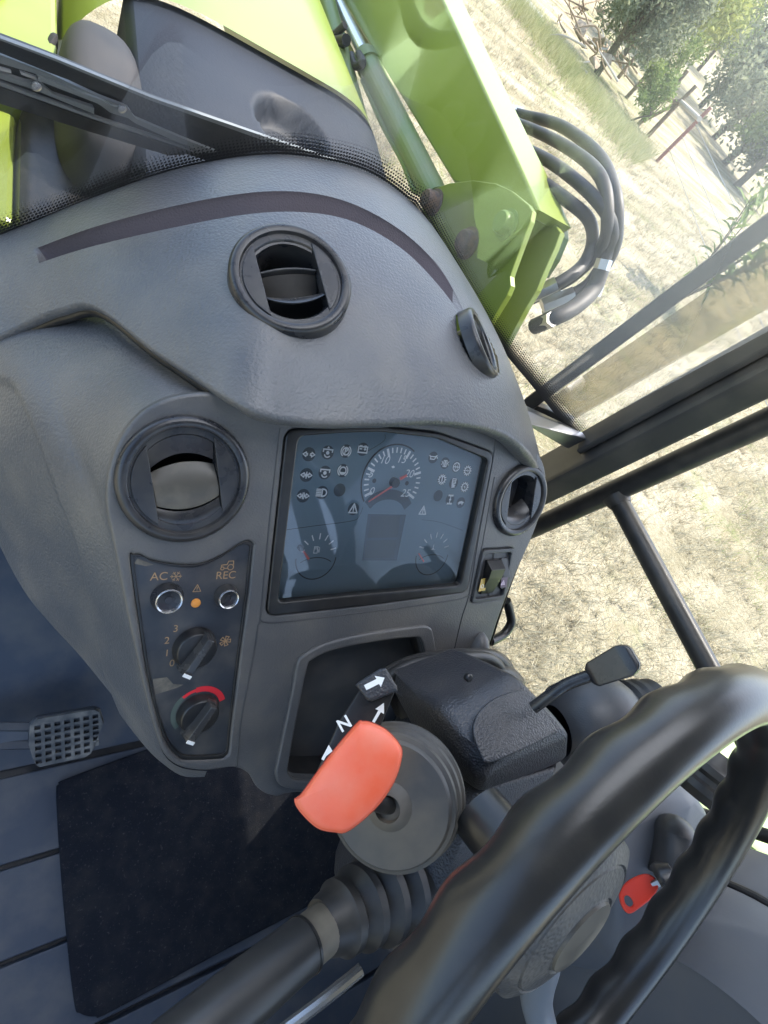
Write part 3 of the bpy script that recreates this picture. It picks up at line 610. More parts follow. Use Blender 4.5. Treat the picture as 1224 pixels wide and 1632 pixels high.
c = hq(312, 961); part('indicator_lamp', lathe([(.0048, 0), (.0046, .001), (.003, .0018), (0, .002)], F3(c[0], c[1], HW), FN, 20), M['amber'], hv)
def knob(px, py, R, tip):
    c = hq(px, py); O = F3(c[0], c[1], HW)
    d = unit(hq(*tip) - c); D = FU * d[0] + FV * d[1]; S = np.cross(FN, D)
    base = lathe([(R * 1.08, -.001), (R * 1.06, .0015), (R, .004), (R * .97, .009), (R * .9, .0105), (0, .0112)], O, FN, 44)
    L = R * 1.02; hb = []
    for s, w, h in ((-1.0, .27, .010), (-.9, .30, .0195), (.0, .31, .0210), (.85, .33, .0225), (1.06, .34, .021), (1.14, .30, .012)):
        for t in (-1, 1): hb += [O + D * L * s + S * R * w * t + FN * .006, O + D * L * s + S * R * w * t * .62 + FN * h]
    k = part('rotary_knob', base, M['black'], hv, 40)
    part('knob_grip', hull(hb, .0014, 2), M['knobgrip'], k, 35)
    e = O + D * L * 1.0 + FN * .0229
    part('knob_mark', box(e + D * .0003, S, D, FN, R * .42, R * .16, .0012, 0), M['white'], k)
M['knobgrip'] = mat('knob_grip_plastic', (.030, .030, .031), .26, dust=(DUST, .12, 60))
knob(310, 1031, .0205, (291, 1056)); knob(315, 1135, .0205, (295, 1161))

# ---- switch block
swb = part('switch_block', plate([SWL], FO, FU, FV, FN, .004, .0006, -.006), M['darkplastic'], dash)
part('block_trim', plate([SWL, [tuple(p) for p in (np.array(SWL) - np.mean(SWL, 0)) * .86 + np.mean(SWL, 0)]], FO, FU, FV, FN, .005, .001, -.002), M['darkplastic'], swb, 45)
def sq(px, py, w): return pf(px, py, w)
def rocker(pts0, ridge, m, nm):
    a, b, c_, d = pts0            # top-left, top-right, bottom-right, bottom-left
    pts = [sq(*a, -.004), sq(*b, -.004), sq(*c_, -.004), sq(*d, -.004)]
    P = [pf(*q, -.002) for q in pts0]; out = list(pts)
    for t, h in ridge: out += [P[0] * (1 - t) + P[3] * t + FN * h, P[1] * (1 - t) + P[2] * t + FN * h]
    return part(nm, hull(out, .0008, 2), m, swb, 35)
r1 = rocker([(773, 892), (796, 890), (783, 944), (763, 947)], [(0, .004), (.18, .016), (.45, .013), (.98, .003)], M['black'], 'rocker_switch')
q = [(769, 924), (779, 922), (775, 942), (764, 944)]
part('switch_lens', flat([[f2(*p, .0075) for p in q]], FO, FU, FV, FN, .0052), M['yellow'], r1, 0, 'yellow beacon lens')
cq = f2(770.5, 935, .0075); part('beacon_icon', flat([[A(*p) * .0045 for p in z] for z in stroke([(-.5, -.6), (-.4, .3), (0, .6), (.4, .3), (.5, -.6)], .16, True) + stroke([(-1, .2), (-.7, .1)], .14) + stroke([(1, .2), (.7, .1)], .14) + stroke([(-1, -.2), (-.7, -.2)], .14) + stroke([(1, -.2), (.7, -.2)], .14)], FO + FU * cq[0] + FV * cq[1], FU, FV, FN, .0056), M['white'], r1, 0)
r2 = rocker([(797, 889), (809, 888), (807, 936), (795, 938)], [(0, .002), (.3, .003), (.6, .007), (.98, .004)], M['darkplastic'], 'rocker_switch')
q = [(798, 920), (808, 919), (806, 935), (796, 936)]
part('switch_lens', flat([[f2(*p, .006) for p in q]], FO, FU, FV, FN, .0078), M['violet'], r2, 0, 'violet hazard lens')
cq = f2(801.5, 929, .008); part('hazard_icon', flat([[A(*p) * .0046 for p in z] for z in stroke([(0, .9), (-.85, -.6), (.85, -.6)], .16, True) + stroke([(0, .35), (-.35, -.3), (.35, -.3)], .12, True)], FO + FU * cq[0] + FV * cq[1], FU, FV, FN, .0084), M['hazp'], r2, 0)
tubeF([(790, 880), (787, 890), (780, 950)], .0006, -.001, M['black'], 'block_seam', swb, 3)
# lobe low on the right of the fascia
lo = []
for k in range(13):
    a = math.pi * k / 12; row = []
    for j in range(9):
        b = math.pi / 2 * j / 8; row.append(pf(757, 1050, 0) + FU * (-.019 * math.cos(a) * math.cos(b)) + FV * (.045 * math.sin(a) * math.cos(b)) + FN * (.022 * math.sin(b)))
    lo.append(row)
part('column_lobe', grid(np.array(lo)), M['fascia'], dash, 70)

gp0 = [pf(802, 968, -.02) + A(.012, .01, 0), pf(806, 985, -.02) + A(.014, .01, 0), pf(809, 1002, -.02) + A(.012, .008, 0), pf(800, 1018, -.02) + A(.006, .006, 0), pf(782, 1022, -.02)]
part('side_grip', tube(spl(gp0, 6), .0075, 12), M['black'], dash)
# ------------------------------------------------------------------ steering wheel
WC = A(.3462, -.1858, -.3271); WT = .828; WR = .2164
WN = A(0, -math.sin(WT), math.cos(WT)); WU = A(1, 0, 0); WV = np.cross(WN, WU)
def W3(a, r, w=0): return WC + r * (math.cos(a) * WU + math.sin(a) * WV) + WN * w
sw = thing('steering_wheel', 'black rubber steering wheel with finger grips', 'steering wheel', WC - WN * .07)
rows = []; n1 = 288
for i in range(n1):
    a = 2 * math.pi * i / n1; c_ = W3(a, WR); er = unit(c_ - WC); g = math.cos(a * 28)
    row = []
    for k in range(20):
        b = 2 * math.pi * k / 20; under = max(0, -math.sin(b) * 1.2 - .2)
        r = .0190 + .0016 * g * under
        row.append(c_ + er * r * math.cos(b) * .96 + WN * r * math.sin(b) * 1.06)
    rows.append(row)
part('rim', grid(np.array(rows), cu=True, cv=True), M['rim'], sw, 80)
HC = WC - WN * .030                                        # hub sits below the rim plane
hub = part('hub', lathe([(.030, -.045), (.050, -.03), (.068, -.012), (.072, .004), (.070, .010), (.058, .016), (.0565, .0145), (.055, .0165), (.034, .0215), (.0325, .0200), (.031, .0215), (.012, .024), (0, .0242)], HC, WN, 56), M['hubp'] if 'hubp' in M else M['leather'], sw, 30)
part('horn_cap', lathe([(.031, .021), (.030, .0235), (.012, .0262), (0, .0265)], HC, WN, 40), M['ventflap'], hub)
for a in (math.radians(-72), math.radians(104)):
    p0, p1, p2, p3 = HC + (W3(a, .03) - WC) - WN * .01, HC + (W3(a, .09) - WC) - WN * .004, WC + (W3(a, .16) - WC) - WN * .028, W3(a, WR - .008)
    P = spl([p0, p1, p2, p3], 8); rr = np.interp(np.linspace(0, 1, len(P)), [0, .5, 1], [.020, .015, .012]); part('spoke', tube(P, rr, 14), M['spoke'] if 'spoke' in M else M['chrome'], sw)

# ------------------------------------------------------------------ steering column
col = thing('steering_column', 'black grained steering column shroud rising from the dashboard opening', 'steering column', A(.37, .05, -.66))
def C(px, py, x): return px_(px, py, x)
# shroud: grained box; far corners placed on X planes right of centre, near ones left of it
top = [pz(700, 1128, -.440), pz(700, 1128, -.440), pz(826, 1074, -.411), pz(826, 1074, -.411), pz(912, 1164, -.395), pz(768, 1226, -.405)]
dn = -WN * .10 - A(0, .02, .02)
low = [pz(908, 1216, -.437), pz(908, 1216, -.437), pz(764, 1268, -.44), pz(764, 1268, -.44)]
sh = hull(top + low + [top[0] + dn, top[2] + dn, top[3] + dn + A(.0, 0, 0), low[1] + dn * .6, low[3] + dn * .8], .017, 5)
part('shroud', sh, M['leather'], col, 40)
# raised pad on the shroud
pad = [(752, 1160), (768, 1128), (800, 1108), (838, 1104), (882, 1160), (878, 1172), (786, 1214), (765, 1205)]
pn = unit(np.cross(top[4] - top[5], top[2] - top[5])); pn = pn if pn[2] > 0 else -pn; pO = (top[2] + top[4] + top[5]) / 3
pU = unit(top[4] - top[5]); pV = np.cross(pn, pU)
pl = []
for q in pad: P_ = plane_hit(*q, pO, pn) - pO; pl.append(A(P_ @ pU, P_ @ pV))
part('shroud_pad', plate([spl(pl, 6, True)], pO, pU, pV, pn, .004, .0018, -.001, 3), M['leather'], col, 60)
# lower half of the shroud towards the floor, and the skirt under the wheel
lowr = [pz(650, 1372, -.50), pz(740, 1330, -.47), pz(770, 1255, -.44), pz(900, 1220, -.44), pz(870, 1262, -.455), pz(770, 1350, -.47), pz(690, 1440, -.49), pz(640, 1540, -.53), pz(600, 1480, -.56), pz(600, 1420, -.58)]
part('lower_shroud', hull(lowr + [p + A(.04, .02, -.16) for p in lowr[:1] + lowr[6:]] + [A(.44, .02, -.6)], .014, 4), M['leather'], col, 40)
part('column_tube', tube([HC - WN * .02, HC - WN * .05, HC - WN * .09], [.024, .026, .026], 20), M['black'], col)
# rubber boot between the dashboard opening and the shroud
bo = []
for (off, ex) in ((0, 0), (.010, .010), (.016, .004), (.022, .012), (.030, .006), (.040, -.004)):
    cs = [(612, 1090), (632, 1066), (672, 1052), (730, 1046), (778, 1046), (798, 1062), (795, 1080), (760, 1096), (712, 1112), (680, 1150), (640, 1150)]
    base = [pf(x, y, .010) for x, y in cs]; ctr = np.mean(base, 0)
    bo.append(spl([ctr + (b - ctr) * (1 + ex * 5) + unit(A(0, -.55, .8)) * off * 1.2 for b in base], 5, True))
last_ = np.array(bo[-1]); cm_ = last_.mean(0); bo += [cm_ + (last_ - cm_) * k + unit(A(0, -.55, .8)) * h for k, h in ((.9, .006), (.7, .011), (.4, .014))]
bm_ = grid(np.array(bo), cv=True); nn = len(bo[0]); bm_ = (bm_[0], bm_[1] + [tuple((len(bo) - 1) * nn + k for k in range(nn))])
part('column_boot', bm_, M['rubber'], col, 60)
for off_, rb, sc__ in ((.050, .0075, 1.0), (.040, .009, 1.10), (.026, .007, 1.16)):
    cs = [(606, 1150), (604, 1112), (616, 1086), (640, 1066), (676, 1054), (730, 1047), (776, 1048), (797, 1064), (799, 1084)]
    base = [pf(x, y, off_) for x, y in cs]; ctr = np.mean(base, 0); part('boot_bead', tube(spl([ctr + (b - ctr) * sc__ for b in base], 6), rb, 12), M['rubber'], col, 60)
part('boot_clip', lathe([(.0045, -.003), (.0045, .001), (.003, .0028), (0, .0034)], pz(747, 1080, -.424), unit(A(-.1, -.5, .8)), 16), M['black'], col)
# round lever gaiter on the left of the column
GC = pd(622, 1282, .452); GN = unit(A(-.70, -.12, .62)); 
gp = []
for k, (r, w) in enumerate([(.060, -.034), (.0625, -.030), (.062, -.026), (.0585, -.024), (.0585, -.021), (.0605, -.019), (.0595, -.015), (.056, -.013), (.056, -.010), (.0575, -.008), (.0565, -.004), (.053, -.0025), (.052, .0005), (.0505, .002), (.020, .005), (.015, .010), (.011, .012), (.0105, .006)]): gp.append((r, w))
part('lever_gaiter', lathe(gp, GC, GN, 72), M['gaiter'], col, 30)

# ------------------------------------------------------------------ shuttle lever with orange knob
lv = thing('shuttle_lever', 'orange paddle knob lever beside the steering column', 'lever', GC)
KC = pd(556, 1238, .395)
kz = unit(-KC * .8 + A(-.05, -.05, .05)); ka = unit(plane_hit(604, 1168, KC, kz) - plane_hit(504, 1302, KC, kz)); kb = np.cross(kz, ka)
def kpt(px, py): P = plane_hit(px, py, KC, kz) - KC; return A(P @ ka, P @ kb)
kout = spl([kpt(*q) for q in [(480, 1266), (470, 1274), (478, 1292), (505, 1318), (532, 1325), (556, 1323), (600, 1286), (628, 1245), (640, 1205), (636, 1186), (616, 1164), (592, 1152), (578, 1150), (568, 1154), (525, 1205)]], 5, True)
cen = kout.mean(0); rows = []
for s, w in ((.30, -.0125), (.72, -.0120), (.88, -.0105), (.965, -.006), (1.0, -.001), (1.0, .002), (.975, .0065), (.93, .0092), (.85, .0105), (.6, .0118), (.3, .0124), (.0, .0126)):
    rows.append([KC + ka * p[0] + kb * p[1] + kz * w for p in cen + (kout - cen) * s])
rows.insert(0, [KC + ka * cen[0] + kb * cen[1] - kz * .0125 + (np.asarray(r) - np.asarray(r)) for r in rows[0]])
kn_ = part('knob', grid(np.array(rows), cv=True), M['orange'], lv, 70)
M['seamo'] = mat('knob_seam', (.45, .055, .02), .5)
part('mould_seam', tube([KC + ka * p[0] + kb * p[1] + kz * .0005 for p in cen + (kout - cen) * 1.0], .0006, 6, closed=True), M['seamo'], kn_)
st0 = GC + GN * .004; st1 = KC - kz * .008 + ka * -.004
part('lever_shaft', tube(spl([st0, (st0 * .5 + st1 * .5) + A(0, -.006, .004), st1], 6), .0065, 14), M['black'], lv)
# direction plate with its marks, black bar behind the knob
dp0, dp1 = pd(600, 1086, .455), pd(498, 1262, .455)
dn_ = unit(-dp0 + A(-.02, .0, .06)); du = unit(dp0 - dp1); du = unit(du - dn_ * (du @ dn_)); dv = np.cross(dn_, du); L_ = np.linalg.norm(dp0 - dp1)
gate = thing('direction_plate', 'black plate with white arrows and letter N behind the orange knob', 'plate', dp1)
def dpt(px, py, w=0): O_ = (dp0 + dp1) / 2; P = plane_hit(px, py, O_ + dn_ * w, dn_) - O_; return A(P @ du, P @ dv)
OD = (dp0 + dp1) / 2
part('plate_bar', plate([[dpt(*q) for q in [(584, 1082), (634, 1092), (606, 1160), (560, 1250), (520, 1300), (480, 1290), (500, 1240), (540, 1150)]]], OD, du, dv, dn_, .010, .002, -.012, 2), M['black'], gate, 45)
blk = [dpt(*q, .012) for q in [(566, 1092), (572, 1086), (606, 1065), (616, 1065), (633, 1094), (634, 1102), (592, 1118), (585, 1116)]]
eb = part('end_block', plate([blk], OD, du, dv, dn_, .020, .003, -.008, 2), M['leather'], gate, 45)
def dflat(polys, w, nm, par, m='white'): return part(nm, flat([[dpt(*p, w) for p in q] for q in polys], OD, du, dv, dn_, w), M[m], par, 0)
dflat([[(580, 1092), (600, 1082), (597, 1077), (613, 1080), (607, 1095), (604, 1090), (584, 1100)]], .0124, 'arrow_mark', eb)
dflat([[(593, 1150), (603, 1132), (598, 1130), (612, 1120), (612, 1138), (607, 1135), (597, 1152)]], .0004, 'arrow_mark', gate)
dflat([[(524, 1187), (530, 1197), (520, 1205), (516, 1212), (512, 1210)]], .0004, 'arrow_mark', gate)
c = dpt(549, 1154); tdir = unit(dpt(558, 1160) - dpt(546, 1168)); tU = du * tdir[0] + dv * tdir[1]; 
part('letter_n', text('N', .0150, OD + du * c[0] + dv * c[1], tU, np.cross(dn_, tU), dn_, w0=.0006, bold=.02), M['white'], gate, 0)

M['levert'] = mat('lever_black_satin', (.028, .029, .030), .34, dust=(DUST, .1, 12))
# ------------------------------------------------------------------ telescopic lever low on the column
tl_ = thing('tilt_lever', 'black tubular lever with ribbed rubber boot below the column', 'lever', pd(330, 1600, .40))
b0, b1 = pd(640, 1408, .52), pd(520, 1474, .455)
n_b = unit(b1 - b0); Lb = np.linalg.norm(b1 - b0)
prof = [(.046, -.01)]
for k, R in enumerate((.0445, .040, .035, .0305)):
    w = Lb * (.02 + k * .235); prof += [(R * .86, w), (R, w + .004), (R * 1.0, w + .012), (R * .86, w + .017)]
prof += [(.024, Lb), (.0215, Lb + .006)]
part('rubber_boot', lathe(prof, b0, n_b, 40), M['rubber'], tl_, 30)
q0, q1 = pd(533, 1466, .46), pd(250, 1700, .335)
tp = [q0 + (q1 - q0) * t for t in (0, .16, .161, .22, .225, .6, 1)]
part('lever_tube', tube(tp[3:], [.0205, .0215, .0225, .022], 28), M['levert'], tl_, 40)
part('lever_collar', tube([tp[0], tp[1] * .5 + tp[0] * .5, tp[3]], [.0185, .020, .0200], 28), M['ventflap'], tl_, 40)
part('lever_seam', tube([tp[3] - unit(q1 - q0) * .001, tp[3] + unit(q1 - q0) * .0015], [.0222, .0222], 28), M['black'], tl_, 40)
part('side_strip', tube(spl([pd(440, 1650, .48), pd(520, 1590, .50), pd(575, 1545, .52)], 5), .006, 10), M['chrome'], tl_)

# ------------------------------------------------------------------ indicator stalk with its round housing, right of the column
stk = thing('indicator_stalk', 'grey indicator stalk with flat paddle tip right of the column', 'stalk', px_(872, 1110, .44))
sp = spl([px_(850, 1128, .44), px_(880, 1106, .45), px_(905, 1090, .46), px_(945, 1075, .475)], 6)
part('stalk_rod', tube(sp, .0062, 14), M['vent'], stk)
tc_ = px_(974, 1062, .48); ta = unit(px_(1008, 1048, .49) - px_(940, 1078, .475)); tn = unit(-tc_); tb = unit(np.cross(tn, ta)); tn = np.cross(ta, tb)
tipo = []
for (x, h, t) in ((-.024, .007, .006), (-.019, .012, .0085), (.015, .0155, .009), (.023, .012, .008), (.026, .008, .005)):
    for s in (-1, 1):
        for k in (-1, 1): tipo.append(tc_ + ta * x + tb * h * s + tn * t * k * (1 if k < 0 else .8))
part('paddle_tip', hull(tipo, .002, 2), M['vent'], stk, 40)
hs = thing('stalk_housing', 'dark rounded housing with rubber bellows behind the steering rim', 'housing', px_(945, 1150, .60))
hc = px_(945, 1150, .60); ax = unit(px_(1030, 1128, .68) - px_(900, 1160, .56))
part('housing_body', lathe([(.030, -.055), (.052, -.04), (.058, -.01), (.055, .018), (.046, .04), (.036, .052)], hc, ax, 40), M['darkplastic'], hs, 60)
part('bellows', lathe([(.036, .050), (.041, .055), (.041, .060), (.036, .064), (.036, .068), (.039, .072), (.039, .078), (.034, .082), (.034, .086), (.036, .09), (.036, .096), (.02, .10)], hc, ax, 36), M['rubber'], hs, 30)
b2 = px_(1126, 1232, .70); part('hose_elbow', lathe([(.034, -.03), (.040, -.02), (.040, -.012), (.035, -.008), (.035, -.002), (.040, .003), (.040, .011), (.034, .016), (.028, .03)], b2, unit(A(.4, .5, .6)), 32), M['rubber'], hs, 30)

# ------------------------------------------------------------------ ignition key
ky = thing('ignition_key', 'red plastic headed ignition key in the side console', 'key', px_(1040, 1440, .63))
KO = px_(1016, 1424, .62); kn = unit(-KO + A(-.1, 0, .1)); kU, kV, kn = frame(kn)
def kk(px, py): P = plane_hit(px, py, KO, kn) - KO; return A(P @ kU, P @ kV)
part('key_head', plate([spl([kk(*q) for q in [(987, 1434), (988, 1420), (1000, 1404), (1024, 1393), (1040, 1396), (1050, 1410), (1040, 1430), (1018, 1448), (1004, 1456), (994, 1450)]], 5, True), spl([kk(*q) for q in [(995, 1430), (1000, 1427), (1006, 1432), (1009, 1440), (1004, 1445), (997, 1440)]], 5, True)], KO, kU, kV, kn, .008, .0022, -.004, 2), M['red'], ky, 50)
kd = unit(px_(1058, 1402, .64) - KO)
part('key_shank', bar(KO + kd * .02, KO + kd * .05, .008, .003), M['metal'], ky)
part('lock_barrel', lathe([(.017, .030), (.0185, .034), (.0185, .038), (.012, .05)], KO, kd, 28), M['vent'], ky)

# ------------------------------------------------------------------ tractor cab: floor, frame, roof, glass
FZ = -1.20
cab = thing('tractor_cab', 'tractor cab with dark frame, curved dusty windscreen and open sides', 'cab', A(.365, -.2, FZ - .05))
ys = [.061, -.078, -.209, -.34, -.475, -.61, -.745, -.9]
for a, b in zip(ys[:-1], ys[1:]):
    part('floor_panel', box(A(.35, (a + b) / 2, FZ - .02), A(1, 0, 0), A(0, 1, 0), A(0, 0, 1), 1.36, a - b - .0075, .04, .004, 2), M['floor'], cab, 40)
part('floor_base', box(A(.35, -.36, FZ - .034), A(1, 0, 0), A(0, 1, 0), A(0, 0, 1), 1.38, 1.10, .03), M['darkplastic'], cab)
t0, t1 = A(.35, .068, FZ), A(.35, .52, FZ + .26); tv = unit(t1 - t0); tnm = np.cross(A(1, 0, 0), tv)
part('toe_board', box((t0 + t1) / 2 - tnm * .015, A(1, 0, 0), tv, tnm, 1.36, np.linalg.norm(t1 - t0), .03, .004), M['floor'], cab)
part('toe_rib', box(py_(100, 1050, .24) , unit(A(0, .45, .26)), A(1, 0, 0), tnm, .34, .012, .012, .003), M['darkplastic'], cab)
part('side_sill', hull([A(-.33, .52, FZ - .02), A(-.33, -.9, FZ - .02), A(-.25, -.9, FZ - .02), A(-.25, .52, FZ - .02), A(-.33, .52, FZ + .22), A(-.33, -.9, FZ + .1), A(-.28, -.9, FZ + .1), A(-.28, .52, FZ + .22)], .01), M['floor'], cab)
part('side_sill', hull([A(1.0, .45, FZ - .02), A(1.0, -.25, FZ - .02), A(1.06, -.25, FZ - .02), A(1.06, .45, FZ - .02), A(1.01, .45, FZ + .06), A(1.01, -.25, FZ + .06), A(1.06, -.25, FZ + .06), A(1.06, .45, FZ + .06)], .006), M['frame'], cab)
# windscreen: base curve swept up, wrapping to the right-hand post
RZ = .46
wb = [q for q in wincurve[8:165:6]] + [A(.66, .63, -.43), A(.74, .585, -.455), A(.84, .51, -.475), A(.93, .425, -.49)]
wb = resample(spl(wb, 4), 90)
up_ = lambda P, h: P + np.array([0, -.10 * h, h])
hs_ = np.linspace(0, 1, 14)
wrows = [[up_(p, -.01 + (RZ - p[2]) * h) for p in wb] for h in hs_]
part('windscreen', grid(np.array(wrows)), M['windglass'], cab, 70)
# printed border: solid edge then dots fading upward
def frit_mat():
    m = bpy.data.materials.new('windscreen_dot_border'); m.use_nodes = True; nt = m.node_tree; b = nt.nodes['Principled BSDF']
    b.inputs['Base Color'].default_value = (.008, .008, .009, 1); b.inputs['Roughness'].default_value = .5
    uv = nt.nodes.new('ShaderNodeUVMap'); sp_ = nt.nodes.new('ShaderNodeSeparateXYZ'); nt.links.new(uv.outputs[0], sp_.inputs[0])
    def math_(op, a, b_=None, c=None):
        n = nt.nodes.new('ShaderNodeMath'); n.operation = op
        for i, v in enumerate((a, b_, c)):
            if v is None: continue
            if isinstance(v, (int, float)): n.inputs[i].default_value = v
            else: nt.links.new(v, n.inputs[i])
        return n.outputs[0]
    row = math_('FLOOR', sp_.outputs[1]); sh_ = math_('MULTIPLY', math_('MODULO', row, 2), .5)
    fx = math_('SUBTRACT', math_('FRACT', math_('ADD', sp_.outputs[0], sh_)), .5); fy = math_('SUBTRACT', math_('FRACT', sp_.outputs[1]), .5)
    d = math_('SQRT', math_('ADD', math_('MULTIPLY', fx, fx), math_('MULTIPLY', fy, fy)))
    rad = math_('SUBTRACT', .78, math_('MULTIPLY', row, .075))
    inside = math_('LESS_THAN', d, rad)
    nt.links.new(inside, b.inputs['Alpha']); return m
s_ = np.r_[0, np.cumsum(np.linalg.norm(np.diff(wb, axis=0), axis=1))]
me_rows = [[up_(p, -.012) - unit(p - A(.365, .1, p[2])) * .003 for p in wb], [up_(p, .030) - unit(p - A(.365, .1, p[2])) * .003 for p in wb]]
fr = part('windscreen_border', grid(np.array(me_rows)), frit_mat(), cab, 70)
uvl = fr.data.uv_layers.new(name='UVMap')
for lp in fr.data.loops:
    co = np.array(fr.data.vertices[lp.vertex_index].co[:]) + ORG[fr.name]; k = np.argmin(np.hypot(wb[:, 0] - co[0], wb[:, 1] - co[1]))
    top_ = co[2] - wb[k][2] > .01
    uvl.data[lp.index].uv = (s_[k] / .0042, 10.0 if top_ else 0.0)
# right front post with seal edge, left front post, roof, rear frame
def post(name, low_, high, wu, wv, m, up=(0, 1, 0), w=.006): return part(name, bar(low_, high, wu, wv, up, w), m, cab)
A0 = px_(905, 745, .985); A1 = px_(1224, 578, .985); ad = (A1 - A0) / (A1[2] - A0[2])
part('front_post', bar(A0 + ad * (-.75), A0 + ad * (RZ - A0[2]), .060, .105, unit(A(.55, .83, 0)), .012), M['frame'], cab)
B0 = px_(937, 700, .955); part('post_flange', bar(B0 + ad * -.02, B0 + ad * (RZ - B0[2]), .014, .060, unit(A(.62, .78, 0)), .004), M['frame'], cab)
S0 = px_(893, 787, 1.03); part('door_seal', bar(S0 + ad * -.75, S0 + ad * (RZ - S0[2]), .010, .016, unit(A(.5, .85, 0)), .003), M['frametrim'], cab)
part('front_post', bar(A(-.255, .44, FZ), A(-.245, .36, RZ), .06, .09, (0, 1, 0), .012), M['frame'], cab)
part('lower_screen_bar', hull([px_(806, 640, .74), px_(930, 690, .94), px_(936, 700, .945), px_(905, 716, .93), px_(830, 672, .76), px_(806, 640, .74) + A(.02, .05, -.03), px_(936, 700, .945) + A(.02, .05, -.03)], .003), M['steelbar'] if 'steelbar' in M else M['steel'], cab)
for x0, x1, y0, y1 in ((-.47, 1.29, -1.15, .08), (-.47, 1.29, .60, .74), (-.47, -.05, .0801, .5999), (.80, 1.29, .0801, .5999)):
    part('roof_panel', box(A((x0 + x1) / 2, (y0 + y1) / 2, RZ + .06), A(1, 0, 0), A(0, 1, 0), A(0, 0, 1), x1 - x0, y1 - y0, .12, .015, 3), M['headliner'], cab)
hm = bpy.data.materials.new('milky_added_diffuser'); hm.use_nodes = True; nt_ = hm.node_tree; nt_.nodes.remove(nt_.nodes['Principled BSDF'])
tr_ = nt_.nodes.new('ShaderNodeBsdfTranslucent'); tr_.inputs[0].default_value = (.92, .95, .98, 1); df_ = nt_.nodes.new('ShaderNodeBsdfDiffuse'); df_.inputs[0].default_value = (.6, .62, .65, 1)
mx_ = nt_.nodes.new('ShaderNodeMixShader'); mx_.inputs[0].default_value = .06; nt_.links.new(tr_.outputs[0], mx_.inputs[1]); nt_.links.new(df_.outputs[0], mx_.inputs[2]); nt_.links.new(mx_.outputs[0], nt_.nodes['Material Output'].inputs['Surface'])
part('added_light_diffuser', grid(np.array([[A(x, y, RZ + .09) for x in np.linspace(-.06, .81, 6)] for y in np.linspace(.07, .61, 6)])), hm, cab)  # unseen translucent panel, added to light the dash softly from above
for x in (-.29, 1.04):
    part('rear_post', bar(A(x, -1.02, FZ), A(x, -1.06, RZ), .09, .10, (0, 1, 0), .015), M['frame'], cab)
part('mid_post', bar(A(-.30, -.45, FZ), A(-.30, -.42, RZ), .07, .08, (0, 1, 0), .015), M['frame'], cab)
part('rear_wall', box(A(.36, -1.06, -.88), A(1, 0, 0), A(0, 0, 1), A(0, -1, 0), 1.3, .68, .04, .01), M['frame'], cab)
# side window of the right door and its rails
dr = thing('cab_door', 'glazed cab door with black tubular rails right of the dashboard', 'door', A(1.07, 0, FZ))
tA, tB = px_(840, 846, 1.06), px_(1260, 655, 1.06); td = unit(tB - tA)
part('door_rail', tube([tA - td * .30, tA, tB, tB + td * .75], .0235, 18), M['tubep'], dr)
tC, tD = px_(978, 784, 1.06), px_(1136, 1078, 1.06); te = unit(tD - tC)
part('door_rail', tube([tC, tD, tD + te * .35], .0205, 18), M['tubep'], dr)
part('rail_weld', tube([tC + te * .012, tC + te * .034], [.030, .022], 18), M['tubep'], dr)
part('door_glass', box(A(1.11, -.30, -.36), A(0, 1, 0), A(0, 0, 1), A(1, 0, 0), 1.36, 1.62, .005), M['sideglass'], dr)
tE = px_(1150, 1308, 1.07); tF = px_(1240, 1338, 1.07); te = unit(tF - tE); part('door_rail', tube([tE - te * .05, tF + te * .4], .012, 12), M['tubep'], dr)

# ------------------------------------------------------------------ clutch pedal, floor mat
pdl = thing('clutch_pedal', 'worn rubber clutch pedal with square tread over the floor', 'pedal', pz(102, 1176, FZ + .10))
PO = pz(102, 1176, FZ + .12); pn_ = unit(A(-.10, -.50, .86)); pU_ = unit(plane_hit(160, 1148, PO, pn_) - plane_hit(48, 1172, PO, pn_)); pV_ = np.cross(pn_, pU_)
def pp(px, py): P = plane_hit(px, py, PO, pn_) - PO; return A(P @ pU_, P @ pV_)
outl = [pp(*q) for q in [(46, 1155), (58, 1144), (150, 1128), (160, 1132), (166, 1152), (158, 1172), (146, 1200), (136, 1206), (62, 1222), (54, 1216), (44, 1186)]]
holes = []
O0, O1, O2 = pp(60, 1158), pp(152, 1140), pp(62, 1212)
nx, ny = 7, 6
ex, ey = (O1 - O0) / (nx - 1), (O2 - O0) / (ny - 1)
for i in range(nx):
    for j in range(ny):
        c = O0 + ex * i + ey * j * (1 if i < 6 else .85); h = .31
        holes.append([c - ex * h - ey * h, c + ex * h - ey * h, c + ex * h + ey * h, c - ex * h + ey * h])
pad_ = part('pedal_pad', plate([outl], PO, pU_, pV_, pn_, .010, .003, -.012, 2), M['darkplastic'], pdl, 45)
part('tread', plate([[p * .97 for p in outl]] + holes, PO, pU_, pV_, pn_, .006, .0, -.002), M['pedal'], pdl, 30)
for (y0, y1) in ((1172, 1165), (1204, 1194)):
    part('pedal_arm', bar(PO + pU_ * pp(60, y1)[0] + pV_ * pp(60, y1)[1] - pn_ * .016, PO + pU_ * pp(-70, y0)[0] + pV_ * pp(-70, y0)[1] - pn_ * .03, .014, .012, (0, 0, 1), .003), M['darkplastic'], pdl)
part('pedal_plate', plate([[pp(*q) for q in [(-60, 1180), (46, 1168), (50, 1198), (-60, 1216)]]], PO, pU_, pV_, pn_, .003, 0, -.022), M['floor'], pdl)
mo = [pz(x, y, FZ + .012)[:2] for x, y in [(90, 1264), (94, 1250), (108, 1240), (229, 1196), (330, 1160), (480, 1180), (600, 1360), (560, 1410), (500, 1441), (368, 1510), (182, 1611), (152, 1621), (128, 1616), (119, 1600), (106, 1490), (95, 1360)]]
